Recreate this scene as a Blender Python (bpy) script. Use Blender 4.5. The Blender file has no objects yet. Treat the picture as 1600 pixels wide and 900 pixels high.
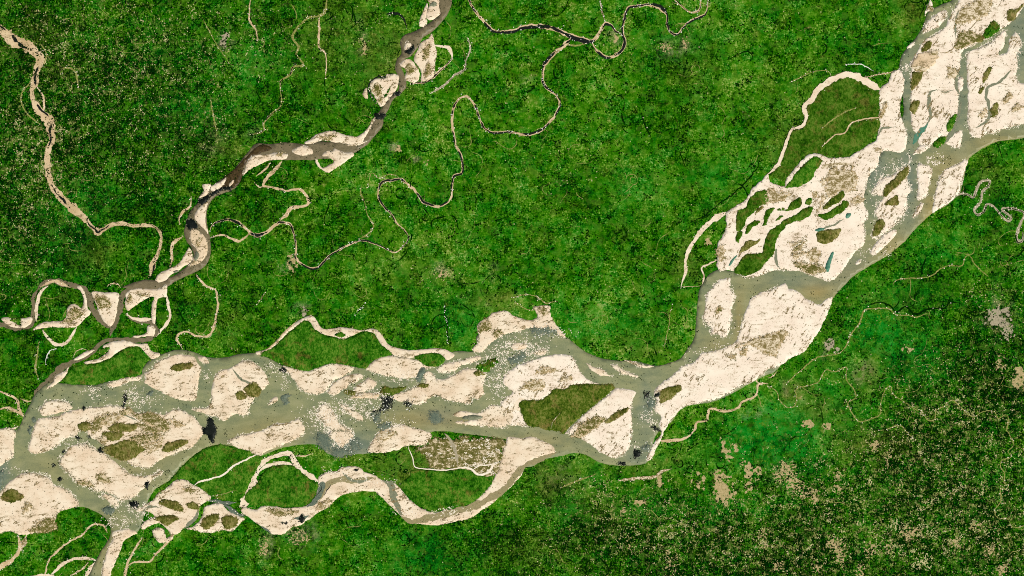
import bpy, math, random
import numpy as np
from mathutils import Vector
from mathutils.geometry import delaunay_2d_cdt

# ------------------------------------------------------------------ camera, sky, sun
sc = bpy.context.scene
COL = sc.collection
cam_d = bpy.data.cameras.new("camera")
cam = bpy.data.objects.new("camera", cam_d)
COL.objects.link(cam)
CAM_H = 300.0
cam.location = (0, 0, CAM_H)
cam_d.sensor_width = 36.0
cam_d.lens = 36.0 * CAM_H / 160.0
cam_d.clip_start = 1.0
cam_d.clip_end = 6000.0
sc.camera = cam

SUN_EL, SUN_AZ = math.radians(52), math.radians(140)      # azimuth clockwise from north (+Y)
world = bpy.data.worlds.new("World")
sc.world = world
world.use_nodes = True
wn = world.node_tree
sky = wn.nodes.new("ShaderNodeTexSky")
sky.sky_type = 'NISHITA'
sky.sun_disc = False
sky.sun_elevation = SUN_EL
sky.sun_rotation = SUN_AZ
bg = wn.nodes["Background"]
bg.inputs[1].default_value = 0.06
wn.links.new(sky.outputs[0], bg.inputs[0])
sun_d = bpy.data.lights.new("sun", 'SUN')
sun_d.energy = 3.6
sun_d.angle = math.radians(0.5)
sun_d.color = (1.0, 0.955, 0.88)
sun = bpy.data.objects.new("sun", sun_d)
COL.objects.link(sun)
sdir = Vector((math.sin(SUN_AZ) * math.cos(SUN_EL), math.cos(SUN_AZ) * math.cos(SUN_EL), math.sin(SUN_EL)))
sun.rotation_euler = sdir.to_track_quat('Z', 'Y').to_euler()
vs = sc.view_settings
vs.view_transform = 'Standard'
vs.look = 'None'
vs.gamma = 1.0
vs.use_curve_mapping = False
vs.exposure = 0.0
sc.cycles.filter_width = 1.0
sc.cycles.use_denoising = False

# ------------------------------------------------------------------ helpers
rng = np.random.default_rng(7)
ZS = 0.35                                          # all relief is low: a plain seen from very high up
U = 0.1                                            # one map pixel = 0.1 unit


def lin(r, g, b):
    f = lambda c: (c / 255 / 12.92) if c / 255 <= 0.04045 else ((c / 255 + 0.055) / 1.055) ** 2.4
    return (f(r), f(g), f(b), 1.0)


def hash2(ix, iy, seed):
    h = (ix.astype(np.int64) * 374761393 + iy.astype(np.int64) * 668265263 + seed * 982451653) & 0xFFFFFFFF
    h = ((h ^ (h >> 13)) * 1274126177) & 0xFFFFFFFF
    h = h ^ (h >> 16)
    return (h & 0xFFFFFF) / float(0xFFFFFF)


def vnoise(x, y, seed=0):
    ix, iy = np.floor(x), np.floor(y)
    fx, fy = x - ix, y - iy
    fx, fy = fx * fx * (3 - 2 * fx), fy * fy * (3 - 2 * fy)
    a, b = hash2(ix, iy, seed), hash2(ix + 1, iy, seed)
    c, d = hash2(ix, iy + 1, seed), hash2(ix + 1, iy + 1, seed)
    return (a * (1 - fx) + b * fx) * (1 - fy) + (c * (1 - fx) + d * fx) * fy


def fbm(x, y, seed=0, octaves=3):
    s, amp, tot = 0, 1.0, 0
    for o in range(octaves):
        s = s + amp * vnoise(x * 2 ** o, y * 2 ** o, seed + 17 * o)
        tot += amp
        amp *= 0.55
    return s / tot


def P(tile, text):
    """A string of zoom coordinates 'x,y x,y' of tile 'cr' -> array of map pixels."""
    c, r = int(tile[0]), int(tile[1])
    a = np.array([[float(v) for v in p.split(",")] for p in text.split()])
    return a / 4.0 + np.array([400.0 * c, 225.0 * r])


def Q(ox, oy, k, text):
    """Coordinates read off a closer view whose corner is at (OX, OY), K view pixels to a map pixel."""
    return np.array([[float(v) for v in p.split(",")] for p in text.split()]) / k + np.array([ox, oy])


def QW(ox, oy, k, text):
    a = np.array([[float(v) for v in p.split(",")] for p in text.split()])
    return np.column_stack([a[:, :2] / k + np.array([ox, oy]), a[:, 2]])


def PW(tile, text, w0=None):
    """Ribbon points 'x,y[,w]'; the width is in map pixels and carries on until changed."""
    c, r = int(tile[0]), int(tile[1])
    out, w = [], w0 or 3.0
    for p in text.split():
        v = [float(q) for q in p.split(",")]
        if len(v) > 2:
            w = v[2]
        out.append([v[0] / 4 + 400 * c, v[1] / 4 + 225 * r, w])
    return np.array(out)


def world_xy(p):
    return np.stack([(p[:, 0] - 800) * U, (450 - p[:, 1]) * U], 1)


def spline(p, closed, step=1.6):
    """Catmull-Rom through the points, resampled about every STEP pixels."""
    n = len(p)
    out = []
    segs = n if closed else n - 1
    for i in range(segs):
        if closed:
            p0, p1, p2, p3 = p[(i - 1) % n], p[i], p[(i + 1) % n], p[(i + 2) % n]
        else:
            p0, p1, p2, p3 = p[max(i - 1, 0)], p[i], p[i + 1], p[min(i + 2, n - 1)]
        L = np.hypot(*(p2 - p1)[:2])
        k = max(1, int(L / step))
        t = (np.arange(k) / k)[:, None]
        out.append(0.5 * ((2 * p1) + (-p0 + p2) * t + (2 * p0 - 5 * p1 + 4 * p2 - p3) * t ** 2 + (-p0 + 3 * p1 - 3 * p2 + p3) * t ** 3))
    if not closed:
        out.append(p[-1:])
    return np.concatenate(out)


def rough(p, amp, seed):
    """Fractal wobble of an outline, AMP pixels."""
    x, y = p[:, 0], p[:, 1]
    dx = (fbm(x / 9, y / 9, seed, 4) - .5) * 3.2 * amp + (vnoise(x / 1.7, y / 1.7, seed + 5) - .5) * 1.5 * amp
    dy = (fbm(x / 9, y / 9, seed + 50, 4) - .5) * 3.2 * amp + (vnoise(x / 1.7, y / 1.7, seed + 55) - .5) * 1.5 * amp
    return p + np.stack([dx, dy], 1)


def edge_distance(q, loop):
    """Distance of each point q to the closed outline, in pixels."""
    a = loop[::2]
    d = np.full(len(q), 1e9)
    for s in range(0, len(a), 400):
        b = a[s:s + 400]
        d = np.minimum(d, np.sqrt(((q[:, None, :] - b[None]) ** 2).sum(2)).min(1))
    return d


def inside(q, loop):
    x, y = q[:, 0], q[:, 1]
    r = np.zeros(len(q), bool)
    x1, y1 = loop[:, 0], loop[:, 1]
    x2, y2 = np.roll(x1, -1), np.roll(y1, -1)
    for i in range(len(loop)):
        if y1[i] == y2[i]:
            continue
        c = ((y1[i] > y) != (y2[i] > y)) & (x < (x2[i] - x1[i]) * (y - y1[i]) / (y2[i] - y1[i]) + x1[i])
        r ^= c
    return r


def link(name, me, parent=None):
    o = bpy.data.objects.new(name, me)
    COL.objects.link(o)
    o.parent = parent
    return o


def mesh_from(name, verts, faces, mat, parent=None, smooth=False):
    me = bpy.data.meshes.new(name)
    verts = np.array(verts, dtype=np.float32)
    verts[:, 2] *= ZS
    faces = np.asarray(faces, dtype=np.int32)
    k = faces.shape[1]
    me.vertices.add(len(verts))
    me.vertices.foreach_set("co", verts.ravel())
    me.loops.add(faces.size)
    me.loops.foreach_set("vertex_index", faces.ravel())
    me.polygons.add(len(faces))
    me.polygons.foreach_set("loop_start", np.arange(0, faces.size, k, dtype=np.int32))
    me.update(calc_edges=True)
    me.validate()
    me.materials.append(mat)
    if smooth:
        me.polygons.foreach_set("use_smooth", np.ones(len(me.polygons), bool))
    return link(name, me, parent)


def sheet(name, loop, mat, z0, rise, ramp, parent=None, spacing=5.0, skirt=0.05, seed=0, attrs=None, bumpy=0.35):
    """A raised sheet with an irregular outline: its height climbs from the rim inwards, and a skirt goes down all round."""
    lo, hi = loop.min(0), loop.max(0)
    gx, gy = np.meshgrid(np.arange(lo[0] + 1, hi[0], spacing), np.arange(lo[1] + 1, hi[1], spacing))
    q = np.stack([gx.ravel(), gy.ravel()], 1)
    q = q + (rng.random(q.shape) - .5) * spacing * .6
    if len(q):
        q = q[inside(q, loop)]
    if len(q):
        d = edge_distance(q, loop)
        q, d = q[d > 1.2], d[d > 1.2]
    else:
        d = np.zeros(0)
    allp = np.concatenate([loop, q]) if len(q) else loop
    w = world_xy(allp)
    n = len(loop)
    edges = [(i, (i + 1) % n) for i in range(n)]
    vv, ee, ff, ov, oe, of = delaunay_2d_cdt([Vector(v) for v in w.tolist()], edges, [], 1, 1e-5)
    dd = np.concatenate([np.zeros(n), d])
    z = np.zeros(len(vv))
    for i, src in enumerate(ov):
        if src:
            z[i] = dd[src[0]]
    xy = np.array([tuple(v) for v in vv])
    hgt = z0 + rise * (1 - np.exp(-z / ramp)) * (1 + bumpy * (fbm(xy[:, 0] / 1.3, xy[:, 1] / 1.3, seed + 3) - .5) * 2)
    verts = np.column_stack([xy, hgt])
    tri = [f if len(f) == 3 else None for f in ff]
    faces = []
    for f in ff:
        for k in range(1, len(f) - 1):
            faces.append((f[0], f[k], f[k + 1]))
    faces = np.array(faces, dtype=np.int32)
    if not len(faces):
        return None
    # skirt on the boundary edges
    e = np.concatenate([faces[:, [0, 1]], faces[:, [1, 2]], faces[:, [2, 0]]])
    key = np.sort(e, 1)
    u, idx, cnt = np.unique(key[:, 0].astype(np.int64) * 10 ** 7 + key[:, 1], return_index=True, return_counts=True)
    be = e[idx[cnt == 1]]
    bv = np.unique(be)
    low = {v: len(verts) + i for i, v in enumerate(bv)}
    lv = verts[bv].copy()
    lv[:, 2] -= skirt
    sk = []
    for a, b in be:
        sk += [(b, a, low[a]), (b, low[a], low[b])]
    verts = np.concatenate([verts, lv])
    faces = np.concatenate([faces, np.array(sk, dtype=np.int32)])
    o = mesh_from(name, verts, faces, mat, parent, smooth=False)
    if attrs:
        px = verts[:, 0] / U + 800
        py = 450 - verts[:, 1] / U
        for an, fn in attrs.items():
            at = o.data.attributes.new(an, 'FLOAT', 'POINT')
            at.data.foreach_set("value", np.asarray(fn(px, py), dtype=np.float32))
    return o


def outline(p, amp=1.0, seed=0, step=1.6):
    return rough(spline(p, True, step), amp, seed)


def ribbon(name, pw, mat, z, thick=0.008, parent=None, amp=.5, seed=0, gaps=0.0, wscale=1.0, shift=0.0):
    """A strip along a course with its own width at each point: a gently domed or dished bed, five points across."""
    s = spline(pw, False, 1.5)
    c, wd = s[:, :2], np.maximum(s[:, 2], .3) * wscale
    c = rough(c, amp, seed)
    t = np.gradient(c, axis=0)
    t /= np.maximum(np.hypot(t[:, 0], t[:, 1]), 1e-6)[:, None]
    nrm = np.stack([-t[:, 1], t[:, 0]], 1)
    k = np.arange(len(c)) * 1.5
    if shift:
        c = c + nrm * (wd / wscale * shift * np.clip((fbm(k / 30, k * 0 + 8, seed + 4) - .5) * 4, -1, 1))[:, None]
    wd = wd * (.62 + .8 * fbm(k / 13, k * 0 + 2.5, seed + 31, 3)) * np.clip(np.minimum(k + 1.5, k[-1] - k + 1.5) / 14, .25, 1)
    wl = wd * (.5 + .55 * (fbm(k / 6, k * 0 + seed, seed + 1) - .5))
    wr = wd * (.5 + .55 * (fbm(k / 6, k * 0 + seed, seed + 2) - .5))
    if gaps:
        g = np.clip((fbm(k / 14, k * 0 + 3, seed + 9, 3) - gaps) * 6, 0.02, 1)
        wl, wr = wl * g, wr * g
    cols = [c - nrm * wl[:, None], c - nrm * wl[:, None] * .5, c, c + nrm * wr[:, None] * .5, c + nrm * wr[:, None]]
    hz = [z, z + thick, z + thick * 1.2, z + thick, z]
    n = len(c)
    v = np.concatenate([np.column_stack([world_xy(q), np.full(n, h)]) for q, h in zip(cols, hz)])
    f = []
    i = np.arange(n - 1)
    for j in range(4):
        f.append(np.column_stack([j * n + i, j * n + i + 1, (j + 1) * n + i + 1, (j + 1) * n + i]))
    f = np.concatenate(f)[:, ::-1]
    return mesh_from(name, v, f, mat, parent), c, (wl + wr)


def specks(name, pts, size, z, mat, parent=None, jitter=.5, kind='stuff', height=0.0):
    """Little irregular four-sided patches lying at Z (with HEIGHT: little pyramids)."""
    n = len(pts)
    if not n:
        return None
    s = size * (1 + (rng.random(n) - .5) * 2 * jitter) if np.isscalar(size) else size
    w = world_xy(pts)
    base = np.array([[-.5, -.5], [.5, -.5], [.5, .5], [-.5, .5]])
    q = base[None] * (s[:, None, None] * U) * (1 + (rng.random((n, 4, 2)) - .5) * .5)
    q = q + w[:, None, :]
    zz = np.full((n, 4, 1), z) + rng.random((n, 1, 1)) * .004
    v = np.concatenate([q, zz], 2)
    if height:
        top = np.column_stack([w, np.full(n, z) + height * (s / s.mean()) * (.5 + rng.random(n))])
        v = np.concatenate([v, top[:, None, :]], 1).reshape(-1, 3)
        b = np.arange(n) * 5
        f = np.concatenate([np.column_stack([b + i, b + (i + 1) % 4, b + 4]) for i in range(4)])
    else:
        v = v.reshape(-1, 3)
        b = np.arange(n) * 4
        f = np.column_stack([b, b + 1, b + 2, b + 3])
    o = mesh_from(name, v, f, mat, parent)
    if kind:
        o["kind"] = kind
    return o


def tag(o, label=None, cat=None, group=None, kind=None):
    for k, v in (("label", label), ("category", cat), ("group", group), ("kind", kind)):
        if v:
            o[k] = v
    return o


def gauss(blobs):
    def f(x, y):
        r = np.zeros(len(x))
        for bx, by, rx, ry, s in blobs:
            r += s * np.exp(-(((x - bx) / rx) ** 2 + ((y - by) / ry) ** 2))
        return r
    return f


# ------------------------------------------------------------------ materials
class NT:
    def __init__(s, name):
        s.m = bpy.data.materials.new(name)
        s.m.use_nodes = True
        s.t = s.m.node_tree
        s.t.nodes.clear()
        s.out = s.t.nodes.new("ShaderNodeOutputMaterial")
        s.tc = s.t.nodes.new("ShaderNodeTexCoord")

    def l(s, a, b):
        s.t.links.new(a, b)

    def setin(s, sock, v):
        if isinstance(v, bpy.types.NodeSocket):
            s.l(v, sock)
        else:
            sock.default_value = v

    def noise(s, scale, detail=2.0, rough=.6, stretch=None, rot=0.0, dist=0.0, off=(0, 0, 0)):
        n = s.t.nodes.new("ShaderNodeTexNoise")
        n.inputs["Scale"].default_value = scale
        n.inputs["Detail"].default_value = detail
        n.inputs["Roughness"].default_value = rough
        n.inputs["Distortion"].default_value = dist
        mp = s.t.nodes.new("ShaderNodeMapping")
        mp.inputs["Location"].default_value = off
        mp.inputs["Rotation"].default_value = (0, 0, rot)
        mp.inputs["Scale"].default_value = stretch or (1, 1, 1)
        geo = s.t.nodes.new("ShaderNodeNewGeometry")
        s.l(geo.outputs["Position"], mp.inputs["Vector"])
        s.l(mp.outputs[0], n.inputs["Vector"])
        return n.outputs["Fac"]

    def cells(s, scale, wob, off=0.0):
        """One random value for each plot of an irregular patchwork."""
        geo = s.t.nodes.new("ShaderNodeNewGeometry")
        nz = s.t.nodes.new("ShaderNodeTexNoise")
        nz.inputs["Scale"].default_value = 1.2
        s.l(geo.outputs["Position"], nz.inputs["Vector"])
        mx = s.t.nodes.new("ShaderNodeVectorMath")
        mx.operation = 'MULTIPLY_ADD'
        s.l(nz.outputs["Color"], mx.inputs[0])
        mx.inputs[1].default_value = (wob, wob, 0)
        s.l(geo.outputs["Position"], mx.inputs[2])
        fl = s.t.nodes.new("ShaderNodeVectorMath")
        fl.operation = 'MULTIPLY_ADD'
        s.l(mx.outputs[0], fl.inputs[0])
        fl.inputs[1].default_value = (1, 1, 0)
        fl.inputs[2].default_value = (off, off, 0)
        vo = s.t.nodes.new("ShaderNodeTexVoronoi")
        vo.inputs["Scale"].default_value = scale
        s.l(fl.outputs[0], vo.inputs["Vector"])
        sep = s.t.nodes.new("ShaderNodeSeparateColor")
        s.l(vo.outputs["Color"], sep.inputs[0])
        return sep.outputs[0]

    def plots(s, sx, sy, off=0.0):
        """One random value for each little rectangular plot of 1/SX by 1/SY units, seen as bare ground cells."""
        geo = s.t.nodes.new("ShaderNodeNewGeometry")
        m = s.t.nodes.new("ShaderNodeVectorMath")
        m.operation = 'MULTIPLY_ADD'
        s.l(geo.outputs["Position"], m.inputs[0])
        m.inputs[1].default_value = (sx, sy, 0)
        m.inputs[2].default_value = (off, off * 1.7, 0)
        f = s.t.nodes.new("ShaderNodeVectorMath")
        f.operation = 'FLOOR'
        s.l(m.outputs[0], f.inputs[0])
        w = s.t.nodes.new("ShaderNodeTexWhiteNoise")
        w.noise_dimensions = '3D'
        s.l(f.outputs[0], w.inputs["Vector"])
        return w.outputs["Value"]

    def math(s, op, a, b=0.0, clamp=False):
        n = s.t.nodes.new("ShaderNodeMath")
        n.operation = op
        n.use_clamp = clamp
        s.setin(n.inputs[0], a)
        s.setin(n.inputs[1], b)
        return n.outputs[0]

    def madd(s, a, k, c):
        n = s.t.nodes.new("ShaderNodeMath")
        n.operation = 'MULTIPLY_ADD'
        s.setin(n.inputs[0], a)
        s.setin(n.inputs[1], k)
        s.setin(n.inputs[2], c)
        return n.outputs[0]

    def step(s, v, a, b):
        n = s.t.nodes.new("ShaderNodeMapRange")
        n.clamp = True
        s.setin(n.inputs["Value"], v)
        n.inputs["From Min"].default_value = a
        n.inputs["From Max"].default_value = b
        return n.outputs[0]

    def mix(s, f, a, b):
        n = s.t.nodes.new("ShaderNodeMix")
        n.data_type = 'RGBA'
        s.setin(n.inputs[0], f)
        s.setin(n.inputs[6], a)
        s.setin(n.inputs[7], b)
        return n.outputs[2]

    def ramp(s, f, stops):
        n = s.t.nodes.new("ShaderNodeValToRGB")
        e = n.color_ramp.elements
        while len(e) < len(stops):
            e.new(0.5)
        for el, (p, c) in zip(e, stops):
            el.position = p
            el.color = c
        s.l(f, n.inputs[0])
        return n.outputs[0]

    def attr(s, name):
        n = s.t.nodes.new("ShaderNodeAttribute")
        n.attribute_name = name
        return n.outputs["Fac"]

    def bump(s, h, strength, dist):
        n = s.t.nodes.new("ShaderNodeBump")
        n.inputs["Strength"].default_value = strength
        n.inputs["Distance"].default_value = dist
        s.l(h, n.inputs["Height"])
        return n.outputs[0]

    def matte(s, col, bump=None):
        d = s.t.nodes.new("ShaderNodeBsdfDiffuse")
        s.setin(d.inputs["Color"], col)
        if bump is not None:
            s.l(bump, d.inputs["Normal"])
        s.l(d.outputs[0], s.out.inputs[0])
        return s.m

    def wet(s, col, roughness=.35, spec=.3, bump=None):
        d = s.t.nodes.new("ShaderNodeBsdfPrincipled")
        s.setin(d.inputs["Base Color"], col)
        d.inputs["Roughness"].default_value = roughness
        d.inputs["Specular IOR Level"].default_value = spec
        if bump is not None:
            s.l(bump, d.inputs["Normal"])
        s.l(d.outputs[0], s.out.inputs[0])
        return s.m


def mat_ground():
    n = NT("floodplain")
    big = n.noise(.10, 3, .55)
    mid = n.noise(.55, 3, .6, dist=.6, off=(31, 7, 0))
    mott = n.noise(1.5, 3, .62, off=(3, 77, 0))
    vert = n.noise(4.6, 2, .65, stretch=(1.0, .5, 1), off=(8, 2, 0))
    horiz = n.noise(4.4, 2, .65, stretch=(.5, 1.0, 1), off=(1, 9, 0))
    fine = n.noise(6.0, 1, .5, off=(5, 5, 0))
    plots = n.cells(1.0, .55)
    vein = n.math('ABSOLUTE', n.math('SUBTRACT', n.noise(.30, 4, .62, dist=.7, off=(60, 5, 0)), .5))
    vein = n.math('MULTIPLY', n.step(vein, .016, .0), n.step(n.noise(.3, 2, .5, off=(90, 0, 0)), .45, .55))
    dark, tan, em, ol, gy = n.attr("forest"), n.attr("cleared"), n.attr("marsh"), n.attr("olive"), n.attr("bare")
    brk = n.step(n.madd(n.math('SUBTRACT', fine, .5), .5, n.noise(.8, 4, .65, dist=.5, off=(14, 3, 0))), .38, .60)
    em = n.math('MULTIPLY', em, n.madd(brk, 1.1, .25))
    gy = n.math('MULTIPLY', gy, n.madd(brk, 1.5, -.25))
    calm = n.step(n.math('ADD', n.math('ADD', em, n.math('MULTIPLY', ol, .5)), n.step(mid, .58, .70)), 0.0, 1.2)
    smooth = n.math('MULTIPLY', n.step(n.cells(.62, 1.1, 9), .60, .66), n.madd(dark, -.7, 1.0))
    thick = n.math('MULTIPLY', n.step(n.cells(.9, 1.0, 55), .74, .80), n.step(n.noise(.22, 2, .5, off=(33, 44, 0)), .42, .56))
    contrast = n.math('MULTIPLY', n.madd(dark, .25, .95), n.madd(calm, -.5, 1.0))
    contrast = n.math('MULTIPLY', contrast, n.madd(smooth, -.55, 1.0))
    pw = n.math('ADD', n.math('ADD', n.math('MULTIPLY', n.plots(8, 8), .30), n.math('MULTIPLY', n.plots(9, 2.8, 3.3), .26)), n.math('MULTIPLY', n.plots(2.6, 9, 7.7), .22))
    pix = n.madd(vert, 1.0, n.madd(horiz, 1.0, pw))
    pix = n.math('SUBTRACT', pix, 1.39)
    pix = n.math('MULTIPLY', n.math('MULTIPLY', pix, 1.12), contrast)
    v = n.madd(n.math('SUBTRACT', mid, .5), .70, n.madd(n.math("SUBTRACT", big, .5), .85, n.madd(n.math('SUBTRACT', mott, .5), .65, .55)))
    v = n.madd(n.math('SUBTRACT', plots, .5), .16, v)
    v = n.madd(dark, -.25, v)
    v = n.madd(smooth, .05, v)
    v = n.madd(thick, -.12, v)
    v = n.madd(em, .06, v)
    v = n.madd(vein, -.30, v)
    v = n.math('ADD', v, pix)
    base = n.ramp(v, [(0.0, lin(0, 20, 1)), (.20, lin(6, 46, 3)), (.38, lin(20, 80, 0)), (.54, lin(36, 102, 2)), (.70, lin(58, 122, 8)),
                      (.86, lin(92, 142, 30)), (1.0, lin(146, 172, 78))])
    # leaf colour drifts between yellowish and bluish green from one tract to the next
    hue = n.madd(n.math('SUBTRACT', n.cells(.7, .7, 15), .5), .35, n.noise(.35, 4, .6, dist=.8, off=(70, 20, 0)))
    yel = n.ramp(v, [(0.0, lin(10, 22, 1)), (.20, lin(22, 50, 3)), (.38, lin(46, 82, 6)), (.54, lin(66, 104, 12)), (.70, lin(88, 124, 26)), (.86, lin(122, 146, 54)), (1.0, lin(166, 170, 100))])
    blu = n.ramp(v, [(0.0, lin(0, 22, 2)), (.20, lin(2, 52, 4)), (.38, lin(6, 84, 8)), (.54, lin(14, 106, 8)), (.70, lin(34, 126, 20)), (.86, lin(82, 148, 52)), (1.0, lin(136, 172, 96))])
    base = n.mix(n.math('MULTIPLY', n.step(hue, .56, .72), .5), base, yel)
    base = n.mix(n.math('MULTIPLY', n.step(hue, .48, .34), .6), base, blu)
    emer = n.ramp(v, [(0.0, lin(2, 40, 8)), (.35, lin(4, 88, 12)), (.6, lin(8, 122, 22)), (.9, lin(44, 144, 44))])
    col = n.mix(n.math('MULTIPLY', em, .8, True), base, emer)
    oliv = n.ramp(v, [(0.0, lin(24, 40, 8)), (.4, lin(72, 88, 22)), (.7, lin(114, 120, 48)), (1.0, lin(164, 154, 94))])
    olm = n.math('ADD', n.math('MULTIPLY', ol, n.madd(brk, .7, .5)), n.math('MULTIPLY', n.step(n.noise(.9, 3, .6, off=(50, 3, 0)), .56, .72), .8))
    col = n.mix(n.math('MULTIPLY', olm, .6, True), col, oliv)
    # an odd plot of another crop
    odd = n.step(n.cells(1.3, .5, 40), .80, .9)
    col = n.mix(n.math('MULTIPLY', odd, .30), col, lin(84, 128, 36))
    greyc = n.ramp(v, [(0.0, lin(50, 70, 30)), (.5, lin(140, 136, 95)), (1.0, lin(205, 185, 150))])
    col = n.mix(n.math('MULTIPLY', gy, .6, True), col, greyc)
    cl = n.noise(1.1, 3, .6, off=(12, 80, 0))
    tsp = n.math('ADD', n.math('MULTIPLY', vert, .6), n.math('MULTIPLY', fine, .5))
    tsp = n.madd(n.math('SUBTRACT', cl, .5), .8, tsp)
    tsp = n.madd(tan, .09, tsp)
    col = n.mix(n.math('MULTIPLY', n.math('MULTIPLY', n.step(tsp, .70, .82), .8), n.step(tan, .03, .5)), col, lin(150, 150, 84))
    b = n.bump(v, .3, .04)
    return n.matte(col, b)


def mat_meadow(name, lo, mid_, hi, brown, bamt):
    n = NT(name)
    big = n.noise(.5, 3, .6, dist=.5)
    mid = n.noise(2.0, 3, .65, off=(4, 9, 0))
    vert = n.noise(4.8, 2, .65, stretch=(1, .55, 1))
    v = n.madd(n.math('SUBTRACT', big, .5), 1.1, n.madd(n.math('SUBTRACT', mid, .5), 1.0, n.madd(n.math('SUBTRACT', vert, .5), 1.0, .52)))
    v = n.madd(n.math('SUBTRACT', n.cells(.8, .6), .5), .2, v)
    v = n.madd(n.math('SUBTRACT', n.plots(8, 8), .5), .28, n.madd(n.math('SUBTRACT', n.plots(9, 3), .5), .22, v))
    g = n.ramp(v, [(.1, lo), (.5, mid_), (.9, hi)])
    bm = n.step(n.madd(n.math('SUBTRACT', vert, .5), .3, n.noise(.6, 4, .62, dist=.8, off=(9, 1, 0))), bamt, bamt + .16)
    br = n.ramp(v, [(.1, lin(56, 56, 14)), (.9, brown)])
    col = n.mix(n.math('MULTIPLY', bm, .8), g, br)
    return n.matte(col, n.bump(v, .3, .04))


def mat_sand(name, base, warm, rot, dirt=.60):
    n = NT(name)
    streak = n.noise(1.5, 5, .66, stretch=(.35, 1.1, 1), rot=rot, dist=.5)
    soft = n.noise(.4, 3, .55)
    grain = n.noise(5.0, 2, .65, off=(3, 3, 0))
    zone = n.noise(.28, 3, .6, off=(7, 2, 0))
    col = n.mix(n.step(soft, .35, .65), base, warm)
    st = n.madd(n.math('SUBTRACT', grain, .5), .5, streak)
    st = n.madd(n.math('SUBTRACT', zone, .5), .45, st)
    col = n.mix(n.math('MULTIPLY', n.step(st, dirt - .08, dirt + .06), .45), col, lin(190, 166, 126))
    col = n.mix(n.math('MULTIPLY', n.step(st, dirt + .02, dirt + .10), .75), col, lin(120, 106, 66))
    pits = n.madd(n.math('SUBTRACT', soft, .5), .35, n.noise(6.5, 1, .5, off=(9, 9, 0)))
    col = n.mix(n.math('MULTIPLY', n.step(pits, .66, .74), .6), col, lin(150, 138, 104))
    return n.matte(col, n.bump(st, .12, .02))


def mat_scrub(name, c1, c2, sand, amt):
    n = NT(name)
    a = n.noise(1.8, 4, .65, stretch=(.6, 1, 1), rot=-.5, dist=.7)
    f = n.noise(6.5, 2, .6, off=(2, 8, 0))
    v = n.madd(n.math('SUBTRACT', f, .5), .6, a)
    col = n.mix(n.step(v, .34, .62), c1, c2)
    col = n.mix(n.math('MULTIPLY', n.step(v, amt, amt + .10), .85), col, sand)
    return n.matte(col, n.bump(v, .25, .04))


def mat_river():
    n = NT("silty_water")
    a = n.noise(.22, 3, .6, dist=.9)
    b = n.noise(.9, 3, .6, stretch=(.35, 1, 1), rot=.25, off=(4, 4, 0))
    f = n.noise(7.5, 2, .6)
    col = n.mix(n.step(a, .35, .68), lin(124, 132, 95), lin(146, 148, 102))
    col = n.mix(n.math('MULTIPLY', n.attr("silt"), 1.0, True), col, lin(158, 142, 86))
    col = n.mix(n.math('MULTIPLY', n.attr("blue"), .7, True), col, lin(106, 122, 112))
    v = n.madd(n.math('SUBTRACT', f, .5), .7, b)
    col = n.mix(n.math('MULTIPLY', n.step(v, .50, .68), .40), col, lin(168, 164, 122))
    col = n.mix(n.math('MULTIPLY', n.step(v, .48, .30), .38), col, lin(94, 106, 84))
    return n.wet(col, .4, .18, n.bump(f, .05, .02))


def mat_plain(name, c1, c2, wet=True, scale=3.0, rough=.4):
    n = NT(name)
    v = n.madd(n.math('SUBTRACT', n.noise(scale * 2.5, 1, .5), .5), .6, n.noise(scale, 3, .6))
    col = n.mix(n.step(v, .3, .7), c1, c2)
    return n.wet(col, rough, .15) if wet else n.matte(col)


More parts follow.
